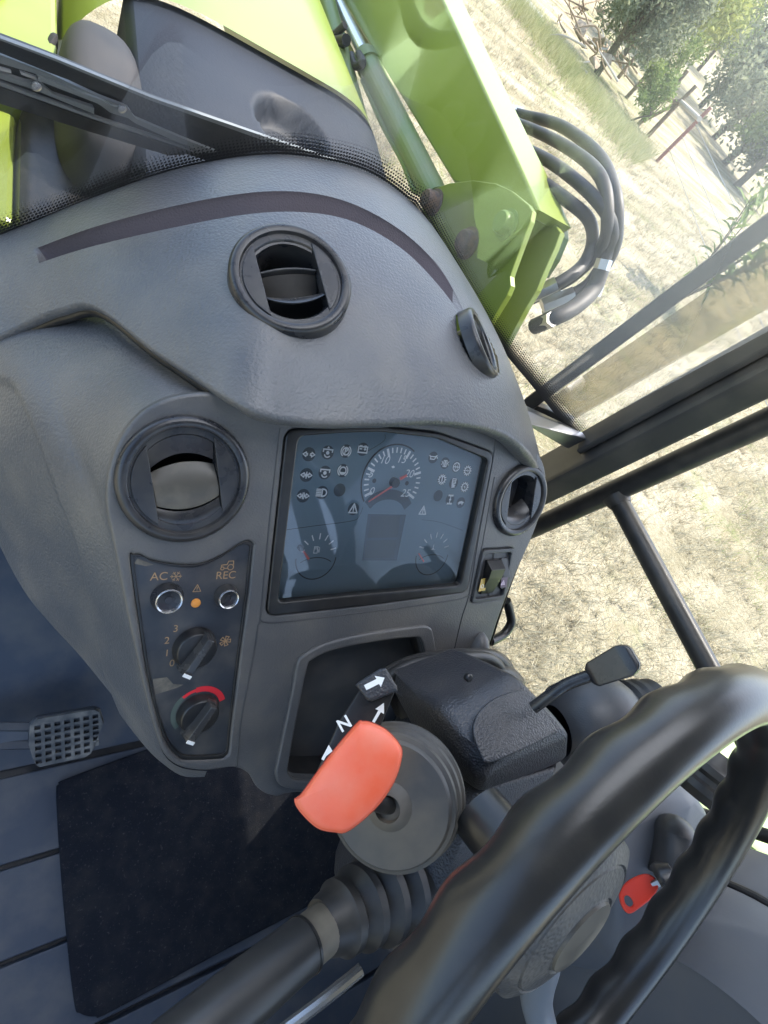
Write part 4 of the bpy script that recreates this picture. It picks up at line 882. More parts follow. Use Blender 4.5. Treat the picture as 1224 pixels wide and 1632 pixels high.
fm_ = plate([spl(mo, 5, True)], A(0, 0, FZ), A(1, 0, 0), A(0, 1, 0), A(0, 0, 1), .011, .004, .001, 2)
fmat = solo('floor_mat', fm_, M['mat_'], 'black carpet mat lying on the ribbed blue-grey floor', 'floor mat')

# ------------------------------------------------------------------ wheel arch trim, seat, right of the driver
ar = thing('wheel_arch_trim', 'blue-grey moulded wheel arch trim beside the driver', 'arch trim', A(.8, -.6, FZ))
ay, az, arr = -.565, -.585, .225
prof_ = [A(0, ay + arr, -1.15)] + [A(0, ay + arr * math.cos(t), az + arr * math.sin(t)) for t in np.linspace(-.3, math.pi * .5, 26)] + [A(0, -1.0, az + arr)]
prof_ = np.array(prof_)
rws = []
for x, e in ((.70, -.02), (.735, -.006), (.75, 0), (.765, .003), (.80, .012), (.84, .018), (.852, .012), (.858, .010), (.866, .016), (.92, .025), (.97, .020)):
    c0 = A(0, ay, az); rws.append([A(x, 0, 0) + p + (unit(p - c0) * e if p[2] > -1.1 else A(0, e, 0)) for p in prof_])
part('arch_band', grid(np.array(rws)), M['archp'], ar, 40)
fc = [A(.702, 0, 0) + p + (unit(p - A(0, ay, az)) * -.02 if p[2] > -1.1 else A(0, -.02, 0)) for p in prof_] + [A(.702, -1.0, -1.15)]
part('arch_face', (np.array(fc), [tuple(range(len(fc)))]), M['archp'], ar)
part('arch_seal', tube([A(.858, 0, 0) + p + unit(p - A(0, ay, az)) * .013 for p in prof_[1:-1]], .006, 10), M['rubber'], ar)
con = thing('side_console', 'blue-grey side console holding the ignition lock', 'console', A(.75, -.2, FZ))
part('console_body', hull([px_(960, 1330, .60), px_(985, 1400, .61), px_(960, 1500, .62), px_(1040, 1260, .72), px_(1110, 1270, .80), px_(1130, 1300, .84), px_(1100, 1440, .80), px_(1000, 1560, .66), A(.62, -.05, -1.1), A(.9, -.05, -1.1), A(.9, -.4, -1.1), A(.64, -.4, -1.1), A(.95, -.12, -.62), A(.95, -.33, -.60)], .02, 3), M['archp'], con, 60)
part('control_lever', tube(spl([px_(1078, 1300, .72), px_(1074, 1330, .715), px_(1072, 1370, .70), px_(1068, 1400, .69)], 5), [.003, .012, .019, .023] + [.026] * 12, 16), M['darkplastic'], con)
seat = thing('driver_seat', 'dark fabric driver seat behind the steering wheel', 'seat', A(.365, -.72, FZ))
part('seat_cushion', box(A(.365, -.70, -.76), A(1, 0, 0), A(0, 1, 0), A(0, 0, 1), .46, .44, .13, .04, 4), M['seat'], seat)
part('backrest', box(A(.365, -.93, -.42), A(1, 0, 0), unit(A(0, -.15, 1)), unit(A(0, 1, .15)), .44, .6, .12, .04, 4), M['seat'], seat)
part('seat_base', box(A(.365, -.72, -1.01), A(1, 0, 0), A(0, 1, 0), A(0, 0, 1), .34, .34, .37, .03, 3), M['darkplastic'], seat)
# ------------------------------------------------------------------ outside: bonnet and fairing
X0 = .365
def sect(x, half, z0, drop, p=4.0): return z0 - drop * np.minimum(1.6, (abs(x - X0) / half)) ** p
xs = np.linspace(.145, .70, 80); yz = np.linspace(.66, 1.115, 50)
FG = np.zeros((50, 80, 3))
for i, y in enumerate(yz):
    t = (y - .66) / .455
    for j, x in enumerate(xs):
        z = sect(x, .31, -.475 + .03 * t, .10, 5)
        rr = math.hypot(x - .385, (y - .945)); z -= .042 * max(0, min(1, (.068 - rr) / .012))                # round dimple
        if x > .655: z -= (x - .655) * 3.5
        FG[i, j] = (x, y + .10 * max(0, (x - .45)) ** 1.2, z)
fa = thing('bonnet_fairing', 'dark grey plastic fairing between windscreen and green bonnet', 'fairing', A(X0, .9, -.75))
part('fairing_top', grid(FG), M['fairing'], fa, 70)
part('fairing_side', grid(np.array([[FG[i, 0] for i in range(50)], [FG[i, 0] + A(-.012, 0, -.012) for i in range(50)], [FG[i, 0] + A(-.02, 0, -.35) for i in range(50)]])), M['fairing'], fa, 50)
bl = []
for k in range(17):
    b = -math.pi / 2 + math.pi * k / 16; row = []
    for j in range(24):
        a = 2 * math.pi * j / 24; e = lambda v, p: math.copysign(abs(v) ** p, v)
        row.append(A(.100, .900, -.545) + A(.056 * e(math.cos(a), .7) * e(math.cos(b), .6), .135 * e(math.sin(a), .8) * e(math.cos(b), .6), .085 * e(math.sin(b), .6)))
    bl.append(row)
part('fairing_bulge', grid(np.array(bl), cv=True), M['bulge'], fa, 60, 'dusty faded grey bulge')
part('fairing_tab', hull([A(.035, .955, -.50), A(.05, .985, -.49), A(.03, .99, -.51), A(.025, .94, -.52), A(.05, .96, -.53)], .008), M['bulge'], fa)
part('fairing_base', hull([A(-.0, .68, -.585), A(.16, .68, -.57), A(.16, 1.12, -.56), A(.046, 1.12, -.56), A(-.0, .90, -.575), A(-.0, .68, -1.0), A(.16, 1.12, -1.0), A(.046, 1.12, -1.0)], .02), M['black'], fa)
hd = thing('tractor_bonnet', 'glossy lime green tractor bonnet ahead of the grey fairing', 'bonnet', A(X0, 1.9, -1.1))
HG = []
for y in np.linspace(1.10, 2.75, 40):
    t = (y - 1.10) / 1.65; half = .305 - .03 * t
    row = [A(X0 + half * s, y + .10 * max(0, half * s - .085) ** 1.2 * (1 - t), -.432 - .045 * t - .13 * abs(s) ** 5) for s in np.linspace(-1, 1, 50)]
    row = [row[0] + A(-.01, 0, -.35)] + row + [row[-1] + A(.006, 0, -.04), row[-1] + A(.01, 0, -.42)]; HG.append(row)
part('bonnet_shell', grid(np.array(HG)), M['paint'], hd, 60)
part('bonnet_front', (np.array(HG[-1]), [tuple(range(len(HG[-1])))]), M['paint'], hd)

# ------------------------------------------------------------------ front loader arms
YV, ZV, XN = A(0, 1, 0), A(0, 0, 1), A(-1, 0, 0)
def yz_(px, py, x): P = px_(px, py, x); return A(P[1], P[2])
def xplate(pts, x, t, b=.004, curve=0, holes=()):
    lp = [yz_(px, py, x) for px, py in pts]; lp = spl(lp, curve, True) if curve else lp
    return plate([lp], A(x, 0, 0), YV, ZV, XN, t, b, -t, 2)
def loader(side):
    sx = (lambda P: P) if side > 0 else (lambda P: (np.stack([2 * X0 - P[0][:, 0], P[0][:, 1], P[0][:, 2]], 1), [q[::-1] for q in P[1]]))
    lab = 'lime green loader arm with bolted bracket and hydraulic cylinder right of the bonnet' if side > 0 else 'lime green loader arm left of the bonnet fairing'
    ld = thing('loader_arm', lab, 'loader arm', A(.85, 1.0, -1.0) if side > 0 else A(-.12, 1.0, -1.0))
    XI = .815
    far = [(707, 0), (832, 270), (860, 335), (846, 345), (722, 290), (636, 149), (585, 74), (593, 0)]
    lp = [yz_(*q, XI) for q in far]
    up0, up1 = yz_(735, 60, XI), yz_(707, 0, XI); dirt = unit(lp[0] - lp[1]); dirb = unit(lp[6] - lp[5])
    lp = [lp[0] + dirt * 1.0, lp[1], lp[2], lp[3], lp[4], lp[5], lp[5] + unit(lp[5] - lp[4]) * 1.3]
    part('boom', sx(plate([lp], A(XI, 0, 0), YV, ZV, XN, .105, .006, -.105, 2)), M['paint'], ld, 12)
    br = [(683, 304), (715, 292), (754, 287), (790, 292), (815, 304), (842, 326), (848, 336), (845, 352), (836, 376), (818, 425), (813, 440), (814, 455), (808, 470), (777, 521), (745, 575), (690, 545), (680, 430), (672, 330)]
    pl_ = part('mount_bracket', sx(xplate(br, .775, .014, .002)), M['paint'], ld, 12)
    for (qx, qy, R, m, h) in ((693, 323, .021, 'rust', .03), (746, 388, .024, 'rust', .020), (808, 358, .021, 'cyl', .022)):
        P_ = px_(qx, qy, .775)
        part('pivot_pin', sx(lathe([(R * 1.35, -.004), (R * 1.35, .003), (R * 1.05, .004), (R, h * .8), (R * .85, h), (0, h)], P_, XN, 24)), M[m], ld, 35)
    part('outer_bracket', sx(xplate([(848, 336), (880, 352), (893, 370), (884, 395), (868, 430), (855, 462), (838, 490), (800, 560), (770, 600), (745, 575), (808, 470), (813, 440), (836, 376)], .88, .016, .002)), M['paint'], ld, 12)
    part('arm_end', sx(xplate([(876, 356), (896, 352), (898, 378), (884, 412), (866, 440)], .93, .02, .003)), M['paintdark'], ld, 12)
    c0, c1 = px_(590, 108, .79), px_(690, 308, .79); cd = unit(c0 - c1)
    part('lift_cylinder', sx(tube([c1 - cd * .02, c1, c0, c0 + cd * .012], [.028, .031, .031, .026], 24)), M['cyl'], ld, 12)
    part('cylinder_rod', sx(tube([c0, c0 + cd * .55], .019, 16)), M['chrome'], ld)
    part('cylinder_pipe', sx(tube(spl([px_(578, 128, .77), px_(610, 200, .77), px_(640, 255, .77), px_(652, 285, .77), px_(660, 304, .77), px_(674, 308, .775)], 5), .0065, 10)), M['cyl'], ld)
    part('cylinder_cap', sx(tube([c0 + cd * .0, c0 + cd * .05], [.036, .034], 20)), M['paintdark'], ld)
    if side > 0:
        g0, g1 = px_(528, 30, .74), px_(572, 195, .74)
        part('tilt_cylinder', tube([g0 + (g0 - g1) * 2.5, g0, g1], .026, 20), M['cyl'], ld)
        for (a, b, c_) in (((500, 5), (505, 60), (545, 75)), ((512, 0), (525, 55), (550, 40)), ((505, 70), (525, 78), (548, 65))):
            part('cylinder_hose', tube(spl([px_(*a, .73), px_(*b, .72), px_(*c_, .73)], 6), .010, 10), M['hose'], ld)
        part('hose_clip', tube([px_(508, 72, .725), px_(552, 64, .725)], .014, 12), M['black'], ld)
        part('spring_hook', tube(spl([px_(560, 88, .76), px_(566, 105, .75), px_(578, 100, .75), px_(572, 86, .76)], 5), .010, 10), M['hose'], ld)
        part('cross_plate', xplate([(440, -80), (560, -80), (600, 0), (585, 74), (560, 110), (540, 20)], .86, .012, .001), M['paint'], ld)
    else:
        part('tower_top', hull([A(-.2, .90, -.505), A(.046, .93, -.505), A(.046, 1.5, -.49), A(-.2, 1.5, -.49), A(-.2, .90, -1.1), A(.046, .93, -1.1), A(.046, 1.5, -1.1), A(-.2, 1.5, -1.1)], .008), M['paint'], ld, 12)
        part('tower_foot', hull([A(-.2, .70, -.60), A(.0, .70, -.60), A(.0, .91, -.59), A(-.2, .91, -.59), A(-.2, .70, -1.1), A(.0, .70, -1.1), A(.0, .91, -1.1), A(-.2, .91, -1.1)], .008), M['paint'], ld, 12)
loader(1); loader(-1)
hp = [[(800, 176), (830, 183), (892, 200), (952, 245), (978, 300), (984, 350), (975, 405), (930, 470), (880, 498)],
      [(800, 190), (847, 206), (912, 240), (957, 282), (968, 340), (960, 390), (915, 440), (860, 470)],
      [(805, 225), (842, 240), (892, 268), (950, 318), (976, 362), (970, 400), (935, 455), (878, 482)],
      [(820, 270), (862, 290), (905, 320), (938, 350), (944, 385), (930, 420), (900, 445), (850, 470)],
      [(852, 520), (880, 508), (915, 490), (945, 462), (958, 430)]]
for k, (h, dx) in enumerate(zip(hp, (1.03, 1.00, .985, .96, .95))):
    P = spl([px_(x, y, dx + .05 * math.sin(i * 1.1 + k)) for i, (x, y) in enumerate(h)], 8)
    lab = ('outermost looping hydraulic hose beside the loader arm', 'second looping hydraulic hose, inside the outermost one', 'third looping hydraulic hose, crossing the second one', 'innermost looping hydraulic hose next to the loader arm', 'short thick hydraulic hose under the loader bracket')[k]
    hh = thing('hydraulic_hose', lab, 'hose', P[-1], 'hydraulic hoses beside the loader arm')
    part('hose_body', tube(P, .0130 if k < 4 else .017, 14), M['hose'], hh); part('hose_fitting', tube([P[-1] - unit(P[-1] - P[-3]) * .05, P[-1] + unit(P[-1] - P[-3]) * .02], [.0165, .0165], 6), M['metal'], hh)
    part('hose_fitting', tube([P[0] + unit(P[2] - P[0]) * .06, P[0]], [.0165, .0165], 6), M['metal'], hh)

# ------------------------------------------------------------------ dark post with a tinted clear deflector beyond the windscreen
M['tinted'] = glass_mat('tinted_acrylic', .14, (.42, .38, .25), gloss=.14, tint=(.42, .38, .25), patchy=.9)
ex_ = thing('screen_deflector', 'dark post with tinted clear deflector strip outside the windscreen', 'deflector', px_(880, 640, .95) + A(0, 0, -.1))
e0, e1 = px_(864, 628, .935), px_(1224, 358, .935); ed = (e1 - e0) / (e1[2] - e0[2])
part('deflector_post', bar(e0 - ed * .03, e0 + ed * 1.1, .030, .066, unit(-e0 * A(1, 1, 0)), .006), M['tubep'], ex_)
a0, a1, b0_, b1_ = px_(878, 634, .935), px_(1224, 396, .935), px_(916, 668, .965), px_(1224, 492, .965)
ad_, bd_ = (a1 - a0) / (a1[2] - a0[2]), (b1_ - b0_) / (b1_[2] - b0_[2])
rws = []
for h in np.linspace(0, 1.05, 12):
    A_, B_ = a0 + ad_ * h, b0_ + bd_ * h; rws.append([A_ * (1 - k) + B_ * k + unit(A_ * A(1, 1, 0)) * .012 * 4 * k * (1 - k) for k in np.linspace(0, 1, 9)])
part('deflector_pane', grid(np.array(rws)), M['tinted'], ex_, 70)
part('deflector_foot', bar(e0 - ed * .04, b0_ + A(.006, 0, -.012), .030, .022, (0, 0, 1), .004), M['tubep'], ex_)

# ------------------------------------------------------------------ wiper
wp = thing('windscreen_wiper', 'black windscreen wiper parked low across the windscreen', 'wiper', py_(330, 246, .66))
wP0, wP1 = py_(0, 110, .585), py_(400, 235, .690); wNr = unit(np.cross(wP1 - wP0, A(0, -.10, 1))); wNr = wNr if wNr @ wP0 < 0 else -wNr      # plane of the glass, normal towards the cab
def wpt(px, py, w=0.0): return plane_hit(px, py, wP0 + wNr * w, wNr)
def wtube(pts, r, nm, m, w=.0): return part(nm, tube([wpt(*q, w) for q in pts], r, 10), M[m], wp)
def wband(top, bot, nm, m, w=0.0, th=.004):
    a, b = resample([wpt(*q, w) for q in top], 40), resample([wpt(*q, w) for q in bot], 40); k = wNr * th
    return part(nm, grid(np.array([a, b, b - k, a - k, a])), M[m], wp, 40)
wband([(-30, 70), (520, 258)], [(-30, 142), (280, 240), (420, 285)], 'wiper_frame', 'wiper', -.006, .006)
wband([(-30, 50), (85, 93), (242, 157), (540, 262)], [(-30, 72), (82, 117), (240, 176), (500, 270)], 'wiper_arm', 'wiper', .004, .007)
wband([(-30, 50), (85, 92), (242, 156), (540, 258)], [(-30, 53), (85, 96), (242, 161), (540, 266)], 'arm_edge', 'wipermetal', .007, .004)
wband([(-30, 76), (80, 118), (160, 155), (200, 170)], [(-30, 92), (78, 124), (160, 161), (200, 175)], 'yoke_bar', 'wipermetal', .002, .004)
wband([(-5, 107), (18, 113)], [(-5, 111), (18, 117)], 'frame_slot', 'frametrim', .001, .002); wband([(32, 114), (66, 126)], [(34, 119), (66, 131)], 'frame_slot', 'frametrim', .001, .002); wband([(80, 130), (100, 138)], [(82, 134), (100, 142)], 'frame_slot', 'frametrim', .001, .002)
wband([(-30, 108), (42, 131), (66, 134), (84, 150), (150, 172)], [(-30, 116), (40, 138), (62, 146), (84, 155), (150, 182)], 'yoke_link', 'wipermetal', .003, .004)
wband([(60, 122), (163, 160), (180, 170), (206, 172), (214, 188), (294, 222), (345, 242)], [(60, 128), (158, 166), (176, 180), (204, 188), (214, 196), (290, 230), (330, 244)], 'yoke_link', 'wipermetal', .005, .004)
wband([(-30, 121), (154, 188), (278, 228), (323, 244)], [(-30, 126), (154, 192), (276, 231), (316, 245)], 'spring_strip', 'wipermetal', .004, .004)
wband([(-30, 128), (154, 194), (276, 233), (310, 245)], [(-30, 156), (137, 208), (245, 241), (270, 248)], 'rubber_blade', 'wiper', .0, .004)
for q in ((57, 136), (194, 172)): part('rivet', lathe([(.0042, 0), (.0042, .002), (.002, .003), (0, .0032)], wpt(*q, .006), wNr, 14), M['chrome'], wp)

# ------------------------------------------------------------------ green rear fender seen through the door
fd = thing('rear_fender', 'pale green rear fender outside the cab door', 'fender', A(1.25, -.6, -1.5))
fy, fz_, fr_ = -.95, -1.25, .87
rws = []
for x, e in ((1.12, 0), (1.14, .015), (1.45, .02), (1.52, .0), (1.53, -.05)): rws.append([A(x, fy + (fr_ + e) * math.cos(t), fz_ + (fr_ + e) * math.sin(t)) for t in np.linspace(.15, math.pi * .8, 36)])
part('fender_shell', grid(np.array(rws)), M['paleg'], fd, 50)
part('fender_wall', (np.array(rws[0] + [A(1.12, fy, fz_)]), [tuple(range(37))]), M['paleg'], fd)

# ------------------------------------------------------------------ field
def ground_mat():
    m = bpy.data.materials.new('dry_grass_field'); m.use_nodes = True; nt = m.node_tree; b = nt.nodes['Principled BSDF']; b.inputs['Roughness'].default_value = .95; b.inputs['Specular IOR Level'].default_value = .1
    tc = nt.nodes.new('ShaderNodeTexCoord')
    def nz(scale, det=8, rough=.65):
        n = nt.nodes.new('ShaderNodeTexNoise'); n.inputs['Scale'].default_value = scale; n.inputs['Detail'].default_value = det; n.inputs['Roughness'].default_value = rough
        nt.links.new(tc.outputs['Object'], n.inputs['Vector']); return n.outputs['Fac']
    def rng(s, a, b_):
        r = nt.nodes.new('ShaderNodeMapRange'); r.inputs[1].default_value = a; r.inputs[2].default_value = b_; nt.links.new(s, r.inputs[0]); return r.outputs[0]
    def mix(f, c1, c2):
        x = nt.nodes.new('ShaderNodeMix'); x.data_type = 'RGBA'; nt.links.new(f, x.inputs[0])
        for i, c in ((6, c1), (7, c2)):
            if isinstance(c, tuple): x.inputs[i].default_value = (*c, 1)
            else: nt.links.new(c, x.inputs[i])
        return x.outputs[2]
    c = mix(rng(nz(14), .35, .65), (.31, .272, .185), (.44, .40, .30))
    c = mix(rng(nz(75, 4), .52, .70), c, (.15, .125, .065))
    c = mix(rng(nz(.9, 5), .55, .68), c, (.40, .335, .235))
    g = nt.nodes.new('ShaderNodeMath'); g.operation = 'MULTIPLY'; nt.links.new(rng(nz(.55, 6), .52, .66), g.inputs[0]); nt.links.new(rng(nz(9, 6), .4, .62), g.inputs[1])
    c = mix(g.outputs[0], c, (.19, .23, .085))
    mp = nt.nodes.new('ShaderNodeMapping'); mp.inputs['Scale'].default_value = (.35, 2.2, 1); mp.inputs['Rotation'].default_value = (0, 0, math.radians(-24)); nt.links.new(tc.outputs['Object'], mp.inputs[0])
    sw_ = nt.nodes.new('ShaderNodeTexNoise'); sw_.inputs['Scale'].default_value = .9; sw_.inputs['Detail'].default_value = 5; nt.links.new(mp.outputs[0], sw_.inputs['Vector'])
    dk = nt.nodes.new('ShaderNodeMix'); dk.data_type = 'RGBA'; dk.blend_type = 'MULTIPLY'; dk.inputs[0].default_value = 1; nt.links.new(c, dk.inputs[6])
    nt.links.new(mix(rng(sw_.outputs['Fac'], .38, .62), (1, 1, 1), (.62, .62, .55)), dk.inputs[7]); c = dk.outputs[2]
    nt.links.new(c, b.inputs['Base Color'])
    bp = nt.nodes.new('ShaderNodeBump'); bp.inputs['Strength'].default_value = .9; bp.inputs['Distance'].default_value = .05; nt.links.new(nz(30, 6), bp.inputs['Height']); nt.links.new(bp.outputs[0], b.inputs['Normal'])
    return m
M['ground'] = ground_mat()
GZ = -EYE
def gz(x, y):
    d = math.hypot(x, y)
    return GZ + .035 * mnoise.noise(Vector((x * .6, y * .6, 0))) * min(1, d / 4) + max(0, d - 45) * .02 + .9 * max(0, (d - 30) / 120) * mnoise.noise(Vector((x * .02, y * .02, 3)))
def axis(lo, hi): 
    a = np.linspace(-1, 1, 130); v = np.sign(a) * (abs(a) * 14 + (abs(a) ** 4) * 900); return v
gx = axis(0, 0); gyy = axis(0, 0)
solo('ground', grid(np.array([[A(x + 6, y + 5, gz(x + 6, y + 5)) for x in gx] for y in gyy])), M['ground'], kind='structure', smooth=70)
def gp_(px, py, z=None): return pz(px, py, GZ if z is None else z)
def on(x, y, dz=0): return A(x, y, gz(x, y) + dz)

def blade_mat(name, c1, c2, sc_=3.0, tl=.35):
    m = bpy.data.materials.new(name); m.use_nodes = True; nt = m.node_tree; b = nt.nodes['Principled BSDF']; b.inputs['Roughness'].default_value = .75; b.inputs['Specular IOR Level'].default_value = .2
    tc = nt.nodes.new('ShaderNodeTexCoord'); n = nt.nodes.new('ShaderNodeTexNoise'); n.inputs['Scale'].default_value = sc_; n.inputs['Detail'].default_value = 4; nt.links.new(tc.outputs['Object'], n.inputs['Vector'])
    w = nt.nodes.new('ShaderNodeTexWhiteNoise'); w.noise_dimensions = '1D'; gi = nt.nodes.new('ShaderNodeNewGeometry'); nt.links.new(gi.outputs['Random Per Island'], w.inputs['W'])
    a = nt.nodes.new('ShaderNodeMath'); a.operation = 'ADD'; nt.links.new(n.outputs['Fac'], a.inputs[0]); nt.links.new(w.outputs['Value'], a.inputs[1])
    r = nt.nodes.new('ShaderNodeMapRange'); r.inputs[1].default_value = .55; r.inputs[2].default_value = 1.45; nt.links.new(a.outputs[0], r.inputs[0])
    x = nt.nodes.new('ShaderNodeMix'); x.data_type = 'RGBA'; x.inputs[6].default_value = (*c1, 1); x.inputs[7].default_value = (*c2, 1); nt.links.new(r.outputs[0], x.inputs[0])
    nt.links.new(x.outputs[2], b.inputs['Base Color'])
    t = nt.nodes.new('ShaderNodeBsdfTranslucent'); nt.links.new(x.outputs[2], t.inputs[0]); ms = nt.nodes.new('ShaderNodeMixShader'); ms.inputs[0].default_value = tl
    nt.links.new(b.outputs[0], ms.inputs[1]); nt.links.new(t.outputs[0], ms.inputs[2]); nt.links.new(ms.outputs[0], nt.nodes['Material Output'].inputs['Surface']); return m
M['straw'] = blade_mat('straw_blades', (.28, .245, .16), (.54, .50, .37), 2)
M['grass'] = blade_mat('green_grass_blades', (.20, .26, .08), (.38, .40, .19), 2)
M['verge'] = blade_mat('verge_blades', (.24, .27, .11), (.46, .44, .27), 1.2)
M['olive'] = blade_mat('olive_leaves', (.14, .165, .10), (.27, .295, .19), 1.5, .45)
M['greenleaf'] = blade_mat('mid_green_leaves', (.13, .19, .05), (.27, .33, .11), 1.5)
M['limeleaf'] = blade_mat('yellow_green_leaves', (.26, .30, .07), (.42, .44, .15), 1.5)
def blades(n, sampler, hgt, wid, lean, seed):
    r = np.random.default_rng(seed); P = np.array([sampler(r) for _ in range(n)]); 
    az = r.uniform(0, 2 * math.pi, n); h = hgt * r.uniform(.45, 1.3, n); le = lean * r.uniform(.2, 1.3, n)
    d = np.stack([np.cos(az), np.sin(az), np.zeros(n)], 1); s = np.stack([-d[:, 1], d[:, 0], d[:, 2]], 1)
    a2 = r.uniform(0, 2 * math.pi, n); s = np.stack([np.cos(a2), np.sin(a2), np.zeros(n)], 1)
    tip = P + d * (h * le)[:, None] + np.array([0, 0, 1]) * (h * np.sqrt(np.maximum(.05, 1 - np.minimum(le, .97) ** 2)))[:, None]
    V = np.stack([P - s * wid / 2, P + s * wid / 2, tip], 1).reshape(-1, 3)
    return V, [(3 * i, 3 * i + 1, 3 * i + 2) for i in range(n)]
def raw_solo(name, Mh, m, kind=None, label=None, cat=None, group=None):          # large scatters: no merging
    V, f = Mh; org = A(V[:, 0].mean(), V[:, 1].mean(), V[:, 2].min()); me = bpy.data.meshes.new(name)
    me.from_pydata((V - org).tolist(), [], f); me.materials.append(m); me.update()
    o = bpy.data.objects.new(name, me); COL.objects.link(o); o.location = org + A(0, 0, EYE); ORG[o.name] = org; return setp(o, label, cat, group, kind)
def wedge(r):
    while True:
        d = 1.6 + 17 * r.random() ** 1.25; a = math.radians(r.uniform(-35, 62)); x, y = d * math.cos(a), d * math.sin(a)
        if x > 1.7 and mnoise.noise(Vector((x * 1.3, y * 1.3, 7))) + .45 > r.random() * .8: return on(x, y, -.005)
raw_solo('dry_grass', blades(90000, wedge, .13, .008, .96, 3), M['straw'], 'stuff', 'short dry straw grass covering the field', 'grass')
def tufts(n, per, seed):
    r = np.random.default_rng(seed); Vs = []
    for _ in range(n):
        p = wedge(r); L = r.uniform(.08, .20)
        for _k in range(per):
            a = r.uniform(0, 6.283); le = r.uniform(.3, 1.0); d = A(math.cos(a) * le, math.sin(a) * le, math.sqrt(max(.02, 1 - le * le * .95))); q = p + A(r.normal() * .02, r.normal() * .02, 0); sd = A(-math.sin(a + 1), math.cos(a + 1), 0) * .0045
            Vs += [q - sd, q + sd, q + d * L * r.uniform(.6, 1.2)]
    V = np.array(Vs); return V, [(3 * i, 3 * i + 1, 3 * i + 2) for i in range(len(V) // 3)]
raw_solo('grass_tufts', tufts(4200, 15, 9), M['straw'], 'stuff', 'dry tussocks of straw scattered over the field', 'grass')
def greenpatch(r):
    while True:
        d = 1.8 + 14 * r.random() ** 1.2; a = math.radians(r.uniform(-30, 60)); x, y = d * math.cos(a), d * math.sin(a)
        if x > 1.8 and mnoise.noise(Vector((x * .7, y * .7, 17))) > .14: return on(x, y, -.005)
raw_solo('green_grass', blades(16000, greenpatch, .08, .008, .9, 5), M['grass'], 'stuff', 'sparse green grass growing through the straw', 'grass')
sA, sB = gp_(836, 38), gp_(1010, 250)
def strip(r):
    t = r.random(); w = r.normal() * (.45 + .5 * t); P = sA + (sB - sA) * (t * 1.25 - .2); n = unit(A(-(sB - sA)[1], (sB - sA)[0], 0)); P = P - n * (w - .5); return on(P[0], P[1], -.01)
raw_solo('verge_grass', blades(13000, strip, .34, .013, .7, 6), M['verge'], 'stuff', 'taller green grass along the field edge before the brush pile', 'grass')

# ------------------------------------------------------------------ vegetation
def cloud(c, R, n, size, seed, clumps=18, aspect=.45, droop=0.0):
    """leaf quads gathered into clumps spread through an uneven ellipsoid"""
    r = np.random.default_rng(seed); out, f = [], []
    cs = []
    for _ in range(clumps):
        v = r.normal(size=3); v /= np.linalg.norm(v); cs.append(c + v * R * (r.random() ** .4) * .82)
    sz = r.uniform(.22, .5, clumps)
    for i in range(n):
        k = r.integers(clumps); v = r.normal(size=3); v /= np.linalg.norm(v); p = cs[k] + v * R * sz[k] * r.random() ** .45
        d = r.normal(size=3); d[2] -= droop; d /= np.linalg.norm(d); e = np.cross(d, r.normal(size=3)); e /= np.linalg.norm(e); s = size * r.uniform(.6, 1.3)
        j = len(out); out += [p, p + d * s * .5 + e * s * aspect * .5, p + d * s, p + d * s * .5 - e * s * aspect * .5]; f.append((j, j + 1, j + 2, j + 3))
    return np.array(out), f, cs
def raw_part(name, Mh, m, parent):
    V, f = Mh; org = ORG[parent.name]; me = bpy.data.meshes.new(name); me.from_pydata((V - org).tolist(), [], f); me.materials.append(m); me.update()
    o = bpy.data.objects.new(name, me); COL.objects.link(o); o.parent = parent; ORG[o.name] = org; return o
def tree(name, base, h, R, n, leaf, m, label, cat, seed, clumps=18, trunk=.09, group=None, lift=.55):
    base = np.asarray(base, float); t = thing(name, label, cat, base, group); r = np.random.default_rng(seed)
    c = base + A(0, 0, h * lift); V, f, cs = cloud(c, np.asarray(R, float), n, leaf, seed, clumps); raw_part('crown', (V, f), m, t)
    fork = base + A(r.normal() * .1, r.normal() * .1, h * .28); parts = [tube(spl([base - A(0, 0, .1), (base + fork) / 2 + A(.04, .03, 0), fork], 4), np.linspace(trunk, trunk * .75, 9), 10)]
    for k in range(min(7, clumps)): parts.append(tube(spl([fork, (fork + cs[k]) / 2 + r.normal(size=3) * .1, cs[k]], 4), np.linspace(trunk * .55, trunk * .12, 9), 7))
    part('trunk', merge(*parts), M['bark'], t, 60)
    return t
bz = gp_(950, 118); tree('olive_bush', on(bz[0], bz[1]), 3.2, (1.5, 1.5, 1.6), 12000, .13, M['olive'], 'large grey-green olive bush overhanging the brush pile', 'bush', 11, 30, .12)
bz = gp_(985, 95); tree('olive_bush', on(bz[0] + .6, bz[1] + .6), 3.4, (1.6, 1.6, 1.7), 9000, .15, M['olive'], 'second grey-green olive bush behind the brush pile', 'bush', 12, 28, .12)
sb = gp_(1004, 190); tree('shrub', on(sb[0], sb[1]), 1.3, (.55, .75, .65), 3000, .10, M['greenleaf'], 'leafy green shrub at the foot of the fence brace', 'shrub', 13, 14, .03)
sb = gp_(1028, 150); tree('shrub', on(sb[0] + .3, sb[1] + .3), 2.2, (.6, .8, 1.0), 3000, .11, M['greenleaf'], 'tall green shrub grown through the fence top rail', 'shrub', 14, 16, .03)
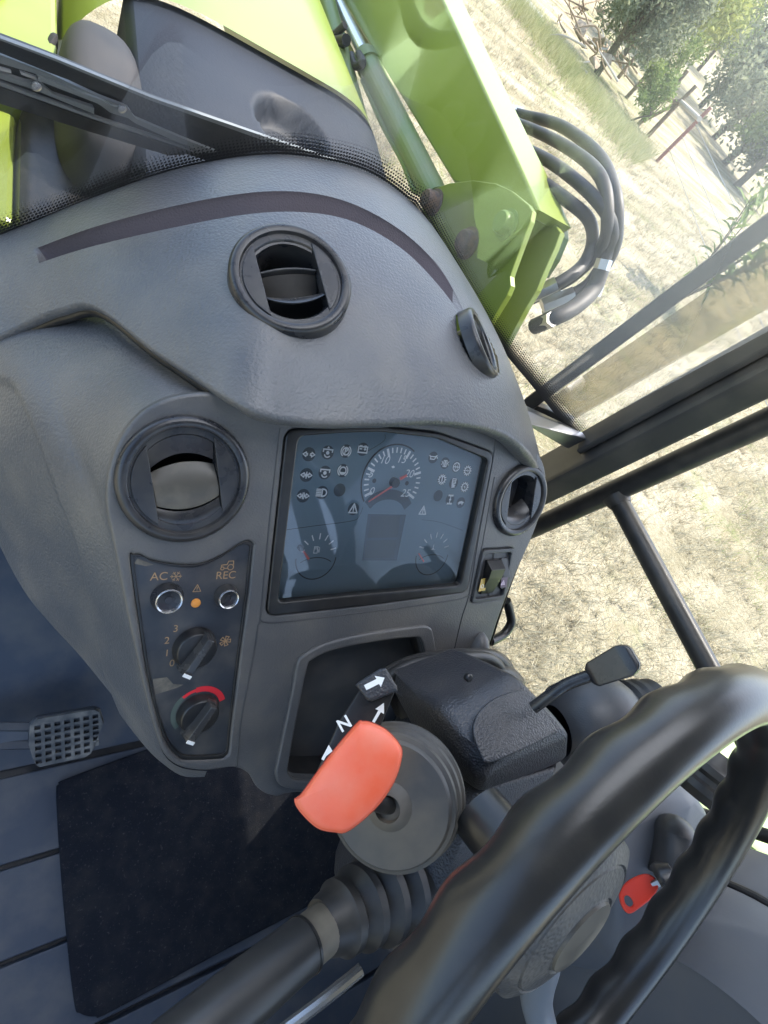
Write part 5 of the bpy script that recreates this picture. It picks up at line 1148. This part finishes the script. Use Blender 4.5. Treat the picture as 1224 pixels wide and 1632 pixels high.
for k, (x, y, d, h, R, m, lab, nm) in enumerate([
    (1060, 60, 34, 5.0, (2.2, 2.2, 2.3), 'limeleaf', 'yellow-green tree right behind the fence brace', 'tree'), (1088, 45, 38, 6.0, (2.6, 2.6, 2.7), 'limeleaf', 'pale yellow-green tree beside the tall olive', 'tree'),
    (1165, 120, 42, 9.5, (3.6, 3.6, 4.3), 'olive', 'tall grey olive tree standing against the sky', 'tree'), (1190, 170, 36, 4.6, (2.6, 2.6, 2.2), 'olive', 'low olive tree beyond the straw field', 'tree'),
    (1215, 205, 32, 4.0, (2.4, 2.4, 1.9), 'olive', 'round olive tree at the end of the far row', 'tree'), (1128, 95, 60, 7.5, (4.5, 4.5, 3.6), 'greenleaf', 'distant dark tree in the line behind the olives', 'tree'),
    (1240, 240, 30, 4.4, (2.3, 2.3, 2.1), 'greenleaf', 'green tree next to the round olive', 'tree'), (1070, 10, 55, 8, (5, 5, 3.8), 'olive', 'broad distant tree behind the brush pile', 'tree')]):
    r = ray(x, y); u = unit(A(r[0], r[1], 0)); b = u * d
    tree(nm, on(b[0], b[1]), h, R, 4500, .26, M[m], lab, nm, 30 + k, 24, .16)
# far wooded skyline as one mass
r = np.random.default_rng(3); Vs, fs = [], []
for k in range(70):
    a = math.radians(8 + 72 * k / 70); d = 95 + 30 * r.random(); c = A(d * math.cos(a), d * math.sin(a), 0); c[2] = gz(c[0], c[1]) + 3
    V, f, _ = cloud(c, A(6, 6, 3.2 + 1.5 * r.random()), 240, 1.3, 100 + k, 10); Vs.append((V, f))
V, f = merge(*Vs); raw_solo('far_wood', (V, f), M['olive'], 'stuff', 'distant wood along the skyline behind the field', 'wood')

# big-leaved plant by the exhaust stack
pl0 = on(9.0, 5.15); pt = thing('leafy_plant', 'dark green plant with long pointed leaves beyond the exhaust stack', 'plant', pl0)
r = np.random.default_rng(21); 
st_ = []
for k in range(9):
    a = r.uniform(0, 6.28); top_ = pl0 + A(math.cos(a) * .55, math.sin(a) * .55, 1.45 + .55 * r.random()); mid = (pl0 + top_) / 2 + A(0, 0, .15); path = spl([pl0, mid, top_], 7); st_.append(tube(path, np.linspace(.015, .006, len(path)), 6))
    for q in range(22):
        p = path[int(4 + r.integers(len(path) - 4))]; d = unit(r.normal(size=3) * A(1, 1, .6) + A(0, 0, .25)); s = unit(np.cross(d, A(0, 0, 1) + r.normal(size=3) * .3)); L = r.uniform(.22, .38); w = L * .13
        ctr = [p, p + d * L * .35 + A(0, 0, .02), p + d * L * .7 + A(0, 0, .01), p + d * L - A(0, 0, .04)]
        V = np.array([ctr[0], ctr[1] - s * w, ctr[1] + A(0, 0, -.008), ctr[1] + s * w, ctr[2] - s * w * .8, ctr[2] + A(0, 0, -.008), ctr[2] + s * w * .8, ctr[3]])
        raw_part('leaf', (V, [(0, 1, 2), (0, 2, 3), (1, 4, 5, 2), (2, 5, 6, 3), (4, 7, 5), (5, 7, 6)]), M['greenleaf'], pt)
part('stem', merge(*st_), M['bark'], pt)

# brush pile, rocks
r = np.random.default_rng(8)
for k in range(16):
    P = gp_(r.uniform(885, 985), r.uniform(15, 130)); s = r.uniform(.10, .28); c = on(P[0] + .4, P[1] + .3, s * .35 + r.random() * .5)
    pts = [c + r.normal(size=3) * s * A(1, 1, .6) * .55 for _ in range(14)]
    solo('rock', hull(pts, .012, 1), M['stone'], 'pale rock in the heap under the olive bush', 'rock', 'rocks in the heap')
for k in range(60):
    P = gp_(r.uniform(870, 1000), r.uniform(5, 140)); a = r.uniform(0, 3.14); L = r.uniform(.5, 1.4); z = .1 + .7 * r.random(); c = on(P[0] + .5, P[1] + .4, z)
    d = unit(A(math.cos(a), math.sin(a), r.uniform(-.5, .6))); solo('dead_branch', tube(spl([c - d * L / 2, c + r.normal(size=3) * .06, c + d * L / 2], 4), np.linspace(.028, .010, 9), 6), M['twig' if k % 3 else 'woodw'], 'thin brown dead stick lying on the rock heap' if k % 3 else 'bleached pale dead branch lying on the rock heap', 'branch', 'dead branches on the heap')
tr = [gp_(*q) for q in [(800, -30), (815, -30), (850, 40), (868, 62), (880, 40), (862, -30)]]
# track behind the verge
M['track'] = mat('grey_gravel_track', (.42, .41, .40), .95, var=(3, (.33, .32, .30), .4, .6), bump=('n', 25, .5, .02))
tA_, tB_ = gp_(800, -60), gp_(905, 62); tn_ = unit(A(-(tB_ - tA_)[1], (tB_ - tA_)[0], 0))
rows = []
for t in np.linspace(-1.5, .70, 40):
    P = tA_ + (tB_ - tA_) * t; rows.append([A(*(P - tn_ * w)[:2], gz(*(P - tn_ * w)[:2]) + .02) for w in np.linspace(.9, 3.6, 8)])
solo('track', grid(np.array(rows)), M['track'], kind='structure')

# ------------------------------------------------------------------ timber fence
def vert_post(base_px, top_px):
    b = gp_(*base_px); b = on(b[0], b[1]); best = min(np.linspace(.6, 3.2, 105), key=lambda h: np.hypot(*(A(*proj(b + A(0, 0, h))) - A(*top_px)))); return b, b + A(0, 0, best)
fn = thing('timber_fence', 'rough timber field fence with diagonal brace and pale top rail', 'fence', gp_(1032, 218))
PA = vert_post((1016.5, 199), (1091, 107)); PB = vert_post((1032, 218), (1106.6, 135)); PCc = vert_post((1046, 258), (1134, 173)); PD = vert_post((997.5, 156), (1049, 104)); PE = vert_post((985, 125), (1030, 92))
for k, (a, b) in enumerate((PA, PB, PD, PE)): part('post', tube(spl([a - A(0, 0, .2), (a + b) / 2 + A(.03 * (-1) ** k, 0, 0), b], 4), np.linspace(.065, .05, 9), 9), M['wood'], fn)
part('post', tube([PCc[0] - A(0, 0, .2), PCc[1]], .05, 9), M['redpost'], fn, label='thin rust-red post')
pb = lambda P, t: P[0] * (1 - t) + P[1] * t
part('brace', tube([pb(PA, .02), pb(PB, .72)], .045, 9), M['wood'], fn)
part('rail', tube(spl([pb(PD, .98), pb(PA, .55) + A(-.06, -.06, 0), pb(PB, .70) + A(-.06, -.06, 0)], 4), .055, 9), M['wood'], fn)
part('rail', tube([pb(PB, .70) + A(-.06, -.06, 0), pb(PCc, .80) + A(-.05, -.05, 0)], .06, 9), M['woodw'], fn, label='sun-bleached pale rail')
dirw = unit((PCc[0] - PB[0]) * A(1, 1, 0)); endp = PCc[0] + dirw * 14
for h in (.35, .7, 1.05):
    a = PCc[0] + A(0, 0, h); b = A(endp[0], endp[1], gz(endp[0], endp[1]) + h); part('wire', tube([a, (a + b) / 2 - A(0, 0, .05), b], .006, 5), M['wire'], fn)
